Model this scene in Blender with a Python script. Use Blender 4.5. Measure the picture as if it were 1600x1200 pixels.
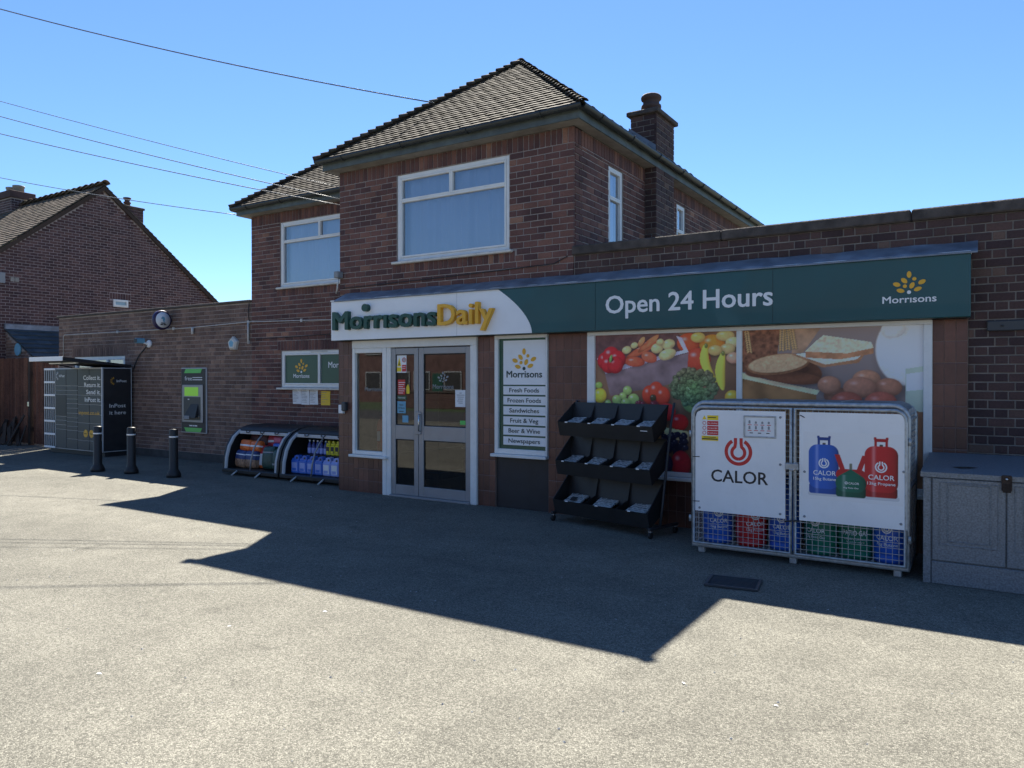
import bpy, bmesh, math, random
import numpy as np
from mathutils import Vector, Matrix

random.seed(7); RNG = np.random.default_rng(7)
for o in list(bpy.data.objects): bpy.data.objects.remove(o)
SC = bpy.context.scene
COL = SC.collection
R = math.radians

# ------------------------------------------------------------------ camera
cam_d = bpy.data.cameras.new('camera'); CAM = bpy.data.objects.new('camera', cam_d); COL.objects.link(CAM)
cam_d.sensor_width = 36; cam_d.lens = 1170/1600*36; cam_d.clip_start = .05; cam_d.clip_end = 3000
CAM.location = (0, 0, 1.68); CAM.rotation_euler = (R(90-.39), 0, R(32.5))
SC.camera = CAM
# ------------------------------------------------------------------ sky, sun, exposure
SUN_TO = Vector((-.47, .75, 1.0))
SUN_EL = math.atan2(1.0, math.hypot(.47, .75)); SUN_AZ = math.atan2(-.47, .75)
W = bpy.data.worlds.new('World'); SC.world = W; W.use_nodes = True
wn = W.node_tree; bg = wn.nodes['Background']
sky = wn.nodes.new('ShaderNodeTexSky'); sky.sky_type = 'NISHITA'; sky.sun_disc = False
sky.sun_elevation = SUN_EL; sky.sun_rotation = SUN_AZ
sky.altitude = 50; sky.air_density = 1.0; sky.dust_density = .03; sky.ozone_density = 10.0
wn.links.new(sky.outputs[0], bg.inputs[0]); bg.inputs[1].default_value = .052
sd = bpy.data.lights.new('sun', 'SUN'); sd.energy = 4.8; sd.angle = R(.53); sd.color = (1, .94, .83)
sun = bpy.data.objects.new('sun', sd); COL.objects.link(sun)
sun.rotation_euler = (-SUN_TO).to_track_quat('-Z', 'Y').to_euler(); sun.location = (-20, 30, 40)
vs = SC.view_settings; vs.view_transform = 'Standard'; vs.look = 'None'; vs.gamma = 1; vs.exposure = 1.82
vs.use_curve_mapping = False
SC.cycles.use_denoising = True
SC.cycles.max_bounces = 8; SC.cycles.transparent_max_bounces = 12

# ------------------------------------------------------------------ helpers
def tag(o, label=None, cat=None, group=None, kind=None):
    if label: o['label'] = label
    if cat: o['category'] = cat
    if group: o['group'] = group
    if kind: o['kind'] = kind
    return o
def thing(name, label, cat, loc=(0,0,0), rz=0, group=None):
    o = bpy.data.objects.new(name, None); COL.objects.link(o)
    o.empty_display_size = .2; o.location = loc; o.rotation_euler = (0,0,rz)
    return tag(o, label, cat, group)
def link(name, me, parent=None, mat=None):
    o = bpy.data.objects.new(name, me); COL.objects.link(o)
    if mat is not None and not me.materials: me.materials.append(mat)
    if parent is not None: o.parent = parent
    return o
class MB:
    def __init__(s): s.v = []; s.f = []; s.sm = []
    def add(s, vs, fs, smooth=False):
        n = len(s.v); s.v += [tuple(p) for p in vs]
        s.f += [tuple(i+n for i in f) for f in fs]; s.sm += [smooth]*len(fs); return s
    def box(s, x0, x1, y0, y1, z0, z1, b=0):
        if x0 > x1: x0, x1 = x1, x0
        if y0 > y1: y0, y1 = y1, y0
        if z0 > z1: z0, z1 = z1, z0
        b = min(b, (x1-x0)*.45, (y1-y0)*.45, (z1-z0)*.45)
        if b <= 0:
            s.add([(x0,y0,z0),(x1,y0,z0),(x1,y1,z0),(x0,y1,z0),(x0,y0,z1),(x1,y0,z1),(x1,y1,z1),(x0,y1,z1)],
                  [(0,3,2,1),(4,5,6,7),(0,1,5,4),(1,2,6,5),(2,3,7,6),(3,0,4,7)]); return s
        V = []; I = {}
        for sx in (0,1):
            for sy in (0,1):
                for sz in (0,1):
                    X = (x0,x1)[sx]; Y = (y0,y1)[sy]; Z = (z0,z1)[sz]
                    dx = b if sx == 0 else -b; dy = b if sy == 0 else -b; dz = b if sz == 0 else -b
                    I[sx,sy,sz] = len(V)
                    V += [(X,Y+dy,Z+dz),(X+dx,Y,Z+dz),(X+dx,Y+dy,Z)]
        F = []
        for a in (0,1):
            F.append([I[a,0,0],I[a,1,0],I[a,1,1],I[a,0,1]])
            F.append([I[0,a,0]+1,I[1,a,0]+1,I[1,a,1]+1,I[0,a,1]+1])
            F.append([I[0,0,a]+2,I[1,0,a]+2,I[1,1,a]+2,I[0,1,a]+2])
        for p in (0,1):
            for q in (0,1):
                F.append([I[p,q,0],I[p,q,1],I[p,q,1]+1,I[p,q,0]+1])
                F.append([I[p,0,q],I[p,1,q],I[p,1,q]+2,I[p,0,q]+2])
                F.append([I[0,p,q]+1,I[1,p,q]+1,I[1,p,q]+2,I[0,p,q]+2])
        for k, i in I.items(): F.append([i,i+1,i+2])
        c = ((x0+x1)/2,(y0+y1)/2,(z0+z1)/2); G = []
        for f in F:   # outward winding
            a, d, e = (Vector(V[f[0]]), Vector(V[f[1]]), Vector(V[f[2]]))
            n = (d-a).cross(e-a); m = sum((Vector(V[i]) for i in f), Vector())/len(f)-Vector(c)
            G.append(tuple(f) if n.dot(m) > 0 else tuple(reversed(f)))
        return s.add(V, G)
    def quad(s, a, b, c, d): return s.add([a,b,c,d], [(0,1,2,3)])
    def tube(s, pts, r, n=8, closed=False, cap=True):
        pts = [Vector(p) for p in pts]; m = len(pts); V = []; prev = None
        rr = r if isinstance(r, (list,tuple)) else [r]*m
        for i, p in enumerate(pts):
            if closed: t = pts[(i+1)%m]-pts[i-1]
            else: t = pts[min(i+1,m-1)]-pts[max(i-1,0)]
            t.normalize()
            if prev is None:
                up = Vector((0,0,1)) if abs(t.z) < .9 else Vector((1,0,0))
                a = t.cross(up).normalized()
            else: a = (prev - t*prev.dot(t)).normalized()
            prev = a; b = t.cross(a)
            for k in range(n):
                g = 2*math.pi*k/n; V.append(p+(a*math.cos(g)+b*math.sin(g))*rr[i])
        F = []
        for i in range(m if closed else m-1):
            j = (i+1)%m
            for k in range(n):
                l = (k+1)%n; F.append((i*n+k, j*n+k, j*n+l, i*n+l))
        if cap and not closed: F += [tuple(range(n)), tuple(range((m-1)*n+n-1, (m-1)*n-1, -1))]
        return s.add(V, F, True)
    def lathe(s, prof, c=(0,0,0), n=20, smooth=True):
        V = []; F = []
        for (r, z) in prof:
            for k in range(n):
                g = 2*math.pi*k/n; V.append((c[0]+r*math.cos(g), c[1]+r*math.sin(g), c[2]+z))
        for i in range(len(prof)-1):
            for k in range(n):
                l = (k+1)%n; F.append((i*n+k, i*n+l, (i+1)*n+l, (i+1)*n+k))
        F += [tuple(range(n-1,-1,-1)), tuple(range((len(prof)-1)*n, len(prof)*n))]
        return s.add(V, F, smooth)
    def prism(s, poly, d0, d1, axis='y'):
        """poly in the plane across axis: (x,z) for y, (y,z) for x, (x,y) for z"""
        def P(a, b, d): return {'y': (a,d,b), 'x': (d,a,b), 'z': (a,b,d)}[axis]
        n = len(poly); V = [P(a,b,d0) for a, b in poly]+[P(a,b,d1) for a, b in poly]
        F = [tuple(range(n)), tuple(range(2*n-1, n-1, -1))]
        F += [(i, (i+1)%n, (i+1)%n+n, i+n) for i in range(n)]
        return s.add(V, F)
    def mesh(s, name, recalc=True):
        me = bpy.data.meshes.new(name); me.from_pydata(s.v, [], s.f)
        me.polygons.foreach_set('use_smooth', s.sm)
        if recalc:
            bm = bmesh.new(); bm.from_mesh(me); bmesh.ops.recalc_face_normals(bm, faces=bm.faces); bm.to_mesh(me); bm.free()
        me.update(); return me
    def build(s, name, mat, parent=None, recalc=True):
        return link(name, s.mesh(name, recalc), parent, mat)
def bx(name, mat, parent, x0, x1, y0, y1, z0, z1, b=.004):
    return MB().box(x0,x1,y0,y1,z0,z1,b).build(name, mat, parent, False)

# ------------------------------------------------------------------ materials
MATS = {}
def nodes(name):
    m = bpy.data.materials.new(name); m.use_nodes = True; nt = m.node_tree
    return m, nt, nt.nodes['Principled BSDF'], nt.nodes.new, nt.links.new
def pm(name, col, rough=.6, metal=0, var=.12, vs=6, bump=0, bs=60, dirt=0, spec=.5, coat=0):
    """painted / plain surface: colour with slow uneven wear, roughness variation and fine relief"""
    m, nt, p, N, L = nodes(name)
    tc = N('ShaderNodeTexCoord')
    n1 = N('ShaderNodeTexNoise'); n1.inputs['Scale'].default_value = vs; n1.inputs['Detail'].default_value = 6
    L(tc.outputs['Object'], n1.inputs['Vector'])
    mr = N('ShaderNodeMapRange'); mr.inputs[1].default_value = .3; mr.inputs[2].default_value = .7
    mr.inputs[3].default_value = 1-var; mr.inputs[4].default_value = 1+var
    L(n1.outputs[0], mr.inputs[0])
    mx = N('ShaderNodeMix'); mx.data_type = 'RGBA'; mx.blend_type = 'MULTIPLY'; mx.inputs[0].default_value = 1
    mx.inputs[6].default_value = (*col, 1); L(mr.outputs[0], mx.inputs[7])
    out = mx.outputs[2]
    if dirt:
        n2 = N('ShaderNodeTexNoise'); n2.inputs['Scale'].default_value = vs*3.1; n2.inputs['Detail'].default_value = 9; n2.inputs['Roughness'].default_value = .7
        L(tc.outputs['Object'], n2.inputs['Vector'])
        r2 = N('ShaderNodeMapRange'); r2.inputs[1].default_value = .52; r2.inputs[2].default_value = .75; r2.inputs[3].default_value = 0; r2.inputs[4].default_value = dirt
        L(n2.outputs[0], r2.inputs[0])
        m2 = N('ShaderNodeMix'); m2.data_type = 'RGBA'; L(r2.outputs[0], m2.inputs[0]); L(out, m2.inputs[6]); m2.inputs[7].default_value = (.06,.05,.04,1)
        out = m2.outputs[2]
    L(out, p.inputs['Base Color'])
    rr = N('ShaderNodeMapRange'); rr.inputs[3].default_value = max(.03,rough-.08); rr.inputs[4].default_value = min(1,rough+.1)
    L(n1.outputs[0], rr.inputs[0]); L(rr.outputs[0], p.inputs['Roughness'])
    p.inputs['Metallic'].default_value = metal; p.inputs['Specular IOR Level'].default_value = spec
    if coat: p.inputs['Coat Weight'].default_value = coat
    if bump:
        n3 = N('ShaderNodeTexNoise'); n3.inputs['Scale'].default_value = bs; n3.inputs['Detail'].default_value = 4
        L(tc.outputs['Object'], n3.inputs['Vector'])
        b = N('ShaderNodeBump'); b.inputs['Strength'].default_value = bump; b.inputs['Distance'].default_value = .01
        L(n3.outputs[0], b.inputs['Height']); L(b.outputs[0], p.inputs['Normal'])
    MATS[name] = m; return m
def piece_mat(name, ramp, rough=.85, grain=.22, gs=55, bump=.35, moss=None, spec=.3):
    """bricks / tiles: every piece its own tone (object random x island random), grain and pits inside"""
    m, nt, p, N, L = nodes(name)
    oi = N('ShaderNodeObjectInfo'); ge = N('ShaderNodeNewGeometry')
    cv = N('ShaderNodeCombineXYZ'); L(oi.outputs['Random'], cv.inputs[0]); L(ge.outputs['Random Per Island'], cv.inputs[1])
    wn_ = N('ShaderNodeTexWhiteNoise'); L(cv.outputs[0], wn_.inputs['Vector'])
    cr = N('ShaderNodeValToRGB'); L(wn_.outputs[0], cr.inputs[0])
    el = cr.color_ramp.elements
    while len(el) < len(ramp): el.new(.5)
    for e, (pos, c) in zip(el, ramp): e.position = pos; e.color = (*c, 1)
    geo = N('ShaderNodeNewGeometry')
    n1 = N('ShaderNodeTexNoise'); n1.inputs['Scale'].default_value = gs; n1.inputs['Detail'].default_value = 6; n1.inputs['Roughness'].default_value = .65
    L(geo.outputs['Position'], n1.inputs['Vector'])
    n2 = N('ShaderNodeTexNoise'); n2.inputs['Scale'].default_value = 2.3; n2.inputs['Detail'].default_value = 5
    L(geo.outputs['Position'], n2.inputs['Vector'])
    mr = N('ShaderNodeMapRange'); mr.inputs[1].default_value = .3; mr.inputs[2].default_value = .7; mr.inputs[3].default_value = 1-grain; mr.inputs[4].default_value = 1+grain
    L(n1.outputs[0], mr.inputs[0])
    m2 = N('ShaderNodeMapRange'); m2.inputs[1].default_value = .3; m2.inputs[2].default_value = .7; m2.inputs[3].default_value = .76; m2.inputs[4].default_value = 1.22
    L(n2.outputs[0], m2.inputs[0])
    mu = N('ShaderNodeMath'); mu.operation = 'MULTIPLY'; L(mr.outputs[0], mu.inputs[0]); L(m2.outputs[0], mu.inputs[1])
    mx = N('ShaderNodeMix'); mx.data_type = 'RGBA'; mx.blend_type = 'MULTIPLY'; mx.inputs[0].default_value = 1
    L(cr.outputs[0], mx.inputs[6]); L(mu.outputs[0], mx.inputs[7]); out = mx.outputs[2]
    if moss:
        n4 = N('ShaderNodeTexNoise'); n4.inputs['Scale'].default_value = 5; n4.inputs['Detail'].default_value = 9; n4.inputs['Roughness'].default_value = .75
        L(geo.outputs['Position'], n4.inputs['Vector'])
        r4 = N('ShaderNodeMapRange'); r4.inputs[1].default_value = .5; r4.inputs[2].default_value = .68; L(n4.outputs[0], r4.inputs[0])
        r4.inputs[4].default_value = .8
        m4 = N('ShaderNodeMix'); m4.data_type = 'RGBA'; L(r4.outputs[0], m4.inputs[0]); L(out, m4.inputs[6]); m4.inputs[7].default_value = (*moss, 1); out = m4.outputs[2]
    L(out, p.inputs['Base Color']); p.inputs['Roughness'].default_value = rough; p.inputs['Specular IOR Level'].default_value = spec
    b = N('ShaderNodeBump'); b.inputs['Strength'].default_value = bump; b.inputs['Distance'].default_value = .006
    L(n1.outputs[0], b.inputs['Height']); L(b.outputs[0], p.inputs['Normal'])
    MATS[name] = m; return m
def glass_mat(name, tint=(.75,.8,.8), ior=1.5, rough=.01, dark=0):
    m = bpy.data.materials.new(name); m.use_nodes = True; nt = m.node_tree; N = nt.nodes.new; L = nt.links.new
    nt.nodes.remove(nt.nodes['Principled BSDF']); out = nt.nodes['Material Output']
    fr = N('ShaderNodeFresnel'); fr.inputs[0].default_value = ior
    mu = N('ShaderNodeMath'); mu.operation = 'MULTIPLY'; mu.use_clamp = True; mu.inputs[1].default_value = 1.9; L(fr.outputs[0], mu.inputs[0])  # two faces of a pane
    tr = N('ShaderNodeBsdfTransparent'); tr.inputs[0].default_value = (*tint, 1)
    gl = N('ShaderNodeBsdfGlossy'); gl.inputs[0].default_value = (.95,.97,1,1); gl.inputs['Roughness'].default_value = rough
    mix = N('ShaderNodeMixShader'); L(mu.outputs[0], mix.inputs[0]); L(tr.outputs[0], mix.inputs[1]); L(gl.outputs[0], mix.inputs[2])
    L(mix.outputs[0], out.inputs[0]); MATS[name] = m; return m
def emit_mat(name, col, st):
    m, nt, p, N, L = nodes(name); p.inputs['Base Color'].default_value = (*col,1)
    p.inputs['Emission Color'].default_value = (*col,1); p.inputs['Emission Strength'].default_value = st; MATS[name] = m; return m
def attr_mat(name, rough=.5, spec=.4):
    """flat print: colours stored per point of the sheet"""
    m, nt, p, N, L = nodes(name); a = N('ShaderNodeVertexColor'); a.layer_name = 'print'
    L(a.outputs[0], p.inputs['Base Color']); p.inputs['Roughness'].default_value = rough; p.inputs['Specular IOR Level'].default_value = spec
    MATS[name] = m; return m
def s2l(r, g, b):
    f = lambda c: (c/255/12.92) if c <= 10 else ((c/255+.055)/1.055)**2.4
    return (f(r), f(g), f(b))

M = {}
M['brick_house'] = piece_mat('brick_house', [(0,(.085,.045,.044)),(.35,(.122,.060,.053)),(.75,(.158,.076,.062)),(.975,(.19,.092,.070)),(1,(.28,.15,.10))])
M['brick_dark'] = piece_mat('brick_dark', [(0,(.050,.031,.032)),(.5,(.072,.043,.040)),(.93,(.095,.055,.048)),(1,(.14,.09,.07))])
M['brick_tan'] = piece_mat('brick_tan', [(0,(.125,.078,.064)),(.4,(.165,.104,.082)),(.85,(.20,.128,.098)),(1,(.25,.16,.12))])
M['brick_nb'] = piece_mat('brick_neighbour', [(0,(.060,.034,.036)),(.5,(.088,.048,.048)),(1,(.12,.066,.060))])
M['mortar'] = pm('mortar', (.31,.265,.24), .95, var=.2, vs=9, bump=.5, bs=180)
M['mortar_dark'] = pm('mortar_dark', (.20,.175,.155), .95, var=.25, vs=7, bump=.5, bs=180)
M['mortar_nb'] = pm('mortar_neighbour', (.33,.28,.27), .95, var=.15, vs=7)
M['roof_tile'] = piece_mat('roof_tile', [(0,(.024,.019,.014)),(.4,(.038,.029,.021)),(.8,(.054,.041,.029)),(1,(.075,.056,.038))], rough=.9, grain=.4, gs=40, bump=.7, moss=(.070,.058,.024))
M['roof_tile_nb'] = piece_mat('roof_tile_neighbour', [(0,(.065,.048,.038)),(.6,(.098,.073,.056)),(1,(.13,.098,.072))], rough=.9, grain=.35, gs=30, bump=.5, moss=(.105,.095,.06))
M['slate_blue'] = piece_mat('lean_to_tile', [(0,(.045,.06,.07)),(1,(.07,.09,.105))], rough=.7, bump=.3)
M['hip_tile'] = piece_mat('hip_tile', [(0,(.032,.027,.023)),(1,(.07,.055,.043))], rough=.9, grain=.35, gs=30, bump=.6, moss=(.1,.1,.05))
M['front_tile'] = piece_mat('glazed_wall_tile', [(0,(.10,.042,.030)),(.6,(.128,.053,.038)),(1,(.16,.068,.046))], rough=.38, grain=.12, gs=20, bump=.08, spec=.5)
M['grout'] = pm('tile_grout', (.21,.145,.12), .9)
M['coping'] = pm('coping_stone', (.075,.062,.055), .95, var=.4, vs=8, bump=.7, bs=50, dirt=.4)
M['felt'] = pm('roof_felt', (.06,.058,.055), .95, var=.3, bump=.5, bs=90)
M['lead'] = pm('lead_flashing', (.20,.23,.27), .5, .3, var=.3, vs=5, bump=.3, bs=25, dirt=.2)
M['upvc'] = pm('white_upvc', (.74,.74,.72), .35, var=.05, dirt=.1)
M['upvc_old'] = pm('weathered_white_trim', (.62,.60,.55), .5, var=.12, dirt=.3)
M['fascia'] = pm('fascia_paint', (.085,.105,.105), .6, var=.35, vs=5, dirt=.45, bump=.2, bs=30)
M['soffit'] = pm('soffit_board', (.27,.25,.22), .7, var=.2, dirt=.3)
M['gutter'] = pm('black_gutter', (.028,.034,.036), .45, var=.3)
M['alu'] = pm('grey_aluminium', (.30,.30,.31), .42, .35, var=.06)
M['galv'] = pm('galvanised_steel', (.40,.42,.43), .5, .6, var=.25, vs=25, dirt=.15)
M['galv_sheet'] = pm('galvanised_sheet', (.185,.205,.225), .55, .3, var=.32, vs=75, bump=.12, bs=30, dirt=.16)
M['sign_green'] = pm('sign_green', s2l(14,76,80), .3, var=.10, vs=1.5, coat=.15, dirt=.05)
M['sign_white'] = pm('sign_white', (.80,.81,.82), .35, var=.04, vs=2, dirt=.05)
M['let_green'] = pm('letter_green', s2l(24,74,62), .4, var=.05)
M['let_yellow'] = pm('letter_yellow', s2l(226,170,46), .45, var=.05)
M['let_white'] = pm('letter_white', (.78,.79,.8), .45, var=.02)
M['let_dark'] = pm('letter_dark', s2l(40,62,60), .5, var=.02)
M['vinyl_green'] = pm('vinyl_green', s2l(46,84,66), .35, var=.05)
M['black_panel'] = pm('black_panel', (.022,.022,.025), .5, var=.2)
M['black_plastic'] = pm('black_plastic', (.012,.0125,.014), .5, var=.2, bump=.1, bs=200)
M['dark_grey'] = pm('dark_grey_metal', s2l(58,62,66), .45, .1, var=.08)
M['locker_line'] = pm('locker_trim', (.45,.46,.47), .5, var=.05)
M['locker'] = pm('locker_grey', s2l(62,66,68), .5, var=.1)
M['red'] = pm('red_paint', s2l(190,40,40), .35, var=.08)
M['blue'] = pm('blue_paint', s2l(36,92,190), .35, var=.08)
M['green'] = pm('green_paint', s2l(20,110,85), .35, var=.08)
M['paper'] = pm('paper', (.74,.75,.76), .8, var=.06)
M['paper_y'] = pm('yellow_paper', s2l(232,196,70), .8, var=.05)
M['card'] = pm('signboard_white', (.78,.79,.80), .4, var=.04, vs=3, dirt=.06)
M['calor_red'] = pm('sign_red', s2l(196,44,44), .4, var=.03)
M['ink'] = pm('sign_ink', (.02,.021,.024), .5, var=.03)
M['ink_grey'] = pm('print_grey', (.25,.26,.27), .6, var=.03)
M['ink_blue'] = pm('print_blue', s2l(110,165,190), .6, var=.03)
M['ink_y'] = pm('print_yellow', s2l(235,205,40), .5, var=.03)
M['atm_green'] = pm('atm_green', s2l(90,190,90), .4, var=.04)
M['purple'] = pm('dark_purple', s2l(45,35,75), .4, var=.05)
M['timber'] = piece_mat('fence_timber', [(0,(.085,.034,.022)),(.5,(.125,.050,.030)),(1,(.165,.072,.042))], rough=.85, grain=.35, gs=25, bump=.4)
M['timber_dark'] = piece_mat('dark_timber', [(0,(.03,.022,.018)),(1,(.06,.04,.03))], rough=.9, grain=.3, bump=.4)
M['rubber'] = pm('rubber', (.015,.015,.015), .7)
M['chrome'] = pm('bright_steel', (.55,.55,.56), .25, .9, var=.1)
M['cable_w'] = pm('white_conduit', (.55,.54,.52), .6, var=.15)
M['cable_k'] = pm('black_cable', (.02,.02,.02), .6)
M['wire_grey'] = pm('overhead_cable', (.16,.17,.18), .45)
M['brown_int'] = pm('shop_fitting', (.20,.16,.12), .7, var=.3, vs=3)
M['floor_int'] = pm('shop_floor', (.20,.18,.16), .35, var=.2)
M['wall_int'] = pm('shop_wall', (.15,.13,.11), .8, var=.3, vs=2)
M['goods'] = piece_mat('packaged_goods', [(0,(.04,.05,.09)),(.25,(.18,.04,.03)),(.45,(.20,.15,.06)),(.65,(.06,.14,.06)),(.85,(.3,.28,.25)),(1,(.22,.08,.03))], rough=.5, grain=.1)
M['tube_light'] = emit_mat('fluorescent_tube', (1,.96,.88), .45)
M['screen'] = emit_mat('atm_screen', s2l(150,215,70), .05)
M['glass_shop'] = glass_mat('shop_glass', (.62,.64,.62))
M['glass_up'] = glass_mat('bedroom_glass', (.84,.90,.95), 2.0)
M['curtain'] = pm('net_curtain', (.62,.70,.82), .9, var=.04, vs=2)
M['print'] = attr_mat('printed_poster', .42)
M['terracotta'] = pm('clay_pot', (.075,.045,.038), .85, var=.25, bump=.3)
M['grass'] = pm('rough_grass', (.045,.07,.025), .95, var=.4, vs=3, bump=.6, bs=40)
M['road'] = pm('road_asphalt', (.05,.05,.052), .9, var=.2, vs=4, bump=.4, bs=120)

def asphalt():
    m, nt, p, N, L = nodes('asphalt'); tc = N('ShaderNodeTexCoord'); P = tc.outputs['Object']
    def noise(sc, det=4, ro=.55):
        n = N('ShaderNodeTexNoise'); n.inputs['Scale'].default_value = sc; n.inputs['Detail'].default_value = det; n.inputs['Roughness'].default_value = ro
        L(P, n.inputs['Vector']); return n
    def mrange(src, a, b, c, d):
        r = N('ShaderNodeMapRange'); r.inputs[1].default_value = a; r.inputs[2].default_value = b; r.inputs[3].default_value = c; r.inputs[4].default_value = d
        L(src, r.inputs[0]); return r.outputs[0]
    vo = N('ShaderNodeTexVoronoi'); vo.inputs['Scale'].default_value = 125; L(P, vo.inputs['Vector'])
    vd = N('ShaderNodeTexVoronoi'); vd.feature = 'DISTANCE_TO_EDGE'; vd.inputs['Scale'].default_value = 125; L(P, vd.inputs['Vector'])
    sep = N('ShaderNodeSeparateColor'); L(vo.outputs['Color'], sep.inputs[0])
    stone = mrange(sep.outputs[0], 0, 1, .58, 1.44)               # each chipping its own tone
    gap = mrange(vd.outputs['Distance'], 0, .15, .48, 1)           # dark binder between chippings
    big = mrange(noise(.28, 7, .62).outputs[0], .3, .7, .82, 1.18)
    mid = mrange(noise(2.7, 8, .7).outputs[0], .3, .7, .84, 1.16)
    fine = mrange(noise(32, 5, .7).outputs[0], .3, .7, .84, 1.16)
    val = stone
    for o in (gap, big, mid, fine):
        mu = N('ShaderNodeMath'); mu.operation = 'MULTIPLY'; L(val, mu.inputs[0]); L(o, mu.inputs[1]); val = mu.outputs[0]
    # oil stains
    st = mrange(noise(1.1, 5, .65).outputs[0], .64, .74, 1, .62)
    mu = N('ShaderNodeMath'); mu.operation = 'MULTIPLY'; L(val, mu.inputs[0]); L(st, mu.inputs[1]); val = mu.outputs[0]
    # hairline cracks, only in places
    nd = noise(1.6, 4, .6); vm = N('ShaderNodeVectorMath'); vm.operation = 'MULTIPLY_ADD'; L(nd.outputs['Color'], vm.inputs[0]); vm.inputs[1].default_value = (.9,.9,0); L(P, vm.inputs[2])
    vc = N('ShaderNodeTexVoronoi'); vc.feature = 'DISTANCE_TO_EDGE'; vc.inputs['Scale'].default_value = .42; L(vm.outputs[0], vc.inputs['Vector'])
    ck = mrange(vc.outputs['Distance'], .0015, .006, .86, 1); cm_ = mrange(noise(.5, 3).outputs[0], .50, .60, 0, 1)
    cx_ = N('ShaderNodeMix'); cx_.data_type = 'FLOAT'; cx_.inputs[2].default_value = 1; L(cm_, cx_.inputs[0]); L(ck, cx_.inputs[3])
    # long faint tyre tracks
    mp_ = N('ShaderNodeMapping'); mp_.inputs['Rotation'].default_value = (0,0,R(24)); mp_.inputs['Scale'].default_value = (.10,1.1,1); L(P, mp_.inputs['Vector'])
    nt_ = N('ShaderNodeTexNoise'); nt_.inputs['Scale'].default_value = 1.4; nt_.inputs['Detail'].default_value = 5; L(mp_.outputs[0], nt_.inputs['Vector'])
    tk = mrange(nt_.outputs[0], .35, .65, .93, 1.06)
    for o_ in (cx_.outputs[0], tk):
        mu = N('ShaderNodeMath'); mu.operation = 'MULTIPLY'; L(val, mu.inputs[0]); L(o_, mu.inputs[1]); val = mu.outputs[0]
    # laying seams: long thin joints
    w = N('ShaderNodeTexWave'); w.wave_type = 'BANDS'; w.bands_direction = 'Y'; w.inputs['Scale'].default_value = .115; w.inputs['Distortion'].default_value = .6; w.inputs['Detail'].default_value = 3; w.inputs['Detail Scale'].default_value = 1.2
    L(P, w.inputs['Vector']); sm = mrange(w.outputs['Fac'], 0, .0008, .95, 1)
    mu = N('ShaderNodeMath'); mu.operation = 'MULTIPLY'; L(val, mu.inputs[0]); L(sm, mu.inputs[1]); val = mu.outputs[0]
    mx = N('ShaderNodeMix'); mx.data_type = 'RGBA'; mx.blend_type = 'MULTIPLY'; mx.inputs[0].default_value = 1
    mx.inputs[6].default_value = (.184,.177,.148,1); L(val, mx.inputs[7]); L(mx.outputs[2], p.inputs['Base Color'])
    p.inputs['Roughness'].default_value = .9; p.inputs['Specular IOR Level'].default_value = .25
    b = N('ShaderNodeBump'); b.inputs['Strength'].default_value = .55; b.inputs['Distance'].default_value = .006
    hm = N('ShaderNodeMath'); hm.operation = 'ADD'; L(gap, hm.inputs[0]); L(sep.outputs[1], hm.inputs[1])
    L(hm.outputs[0], b.inputs['Height']); L(b.outputs[0], p.inputs['Normal'])
    return m
M['asphalt'] = asphalt()

# ------------------------------------------------------------------ lettering
def text_mesh(body, w=None, h=None, depth=0, bold=0, spacing=1.0):
    cu = bpy.data.curves.new('t', 'FONT'); cu.body = body; cu.size = 1; cu.resolution_u = 3
    cu.space_character = spacing
    if depth: cu.extrude = .5
    ob = bpy.data.objects.new('t', cu); COL.objects.link(ob)
    me = bpy.data.meshes.new_from_object(ob)
    bpy.data.objects.remove(ob); bpy.data.curves.remove(cu)
    n = len(me.vertices); a = np.zeros(n*3); me.vertices.foreach_get('co', a); a = a.reshape(-1,3)
    lo = a.min(0); hi = a.max(0)
    base = 0.0
    sx = (w/(hi[0]-lo[0])) if w else None
    sy = (h/.729) if h else None            # cap height of the built-in face
    if sx is None: sx = sy
    if sy is None: sy = sx
    a[:,0] = (a[:,0]-(lo[0]+hi[0])/2)*sx; a[:,1] = a[:,1]*sy
    a[:,2] = (a[:,2]+.5)*depth if depth else 0
    me.vertices.foreach_set('co', a.ravel()); me.update()
    if bold:   # heavier weight: the face again, nudged, each layer a hair deeper
        F0 = [tuple(p.vertices) for p in me.polygons]; n0 = len(a); bb = bold*sx*1.1; V = []; F = []
        for i, (dx, dy) in enumerate(((0,0),(bb,0),(-bb,0),(0,bb*.8),(0,-bb*.8),(bb*.7,bb*.6),(-bb*.7,bb*.6),(bb*.7,-bb*.6),(-bb*.7,-bb*.6))):
            q = a.copy(); q[:,0] += dx; q[:,1] += dy; q[:,2] += i*.00012
            V += q.tolist(); F += [tuple(j+i*n0 for j in f) for f in F0]
        me2 = bpy.data.meshes.new('lettering'); me2.from_pydata(V, [], F); me2.update(); bpy.data.meshes.remove(me); me = me2
    return me
def text(body, mat, parent, x, z, y, w=None, h=None, depth=0, bold=0, face='-y', name='lettering', spacing=1.0):
    """x,z centre-of-width / baseline on the wall; y the plane it stands on (x plane for face '+x')"""
    me = text_mesh(body, w, h, depth, bold, spacing); me.materials.append(mat)
    o = link(name, me, parent)
    if face == '-y': o.location = (x, y, z); o.rotation_euler = (R(90),0,0)
    elif face == '+x': o.location = (y, x, z); o.rotation_euler = (R(90),0,R(90))
    return o
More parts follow.
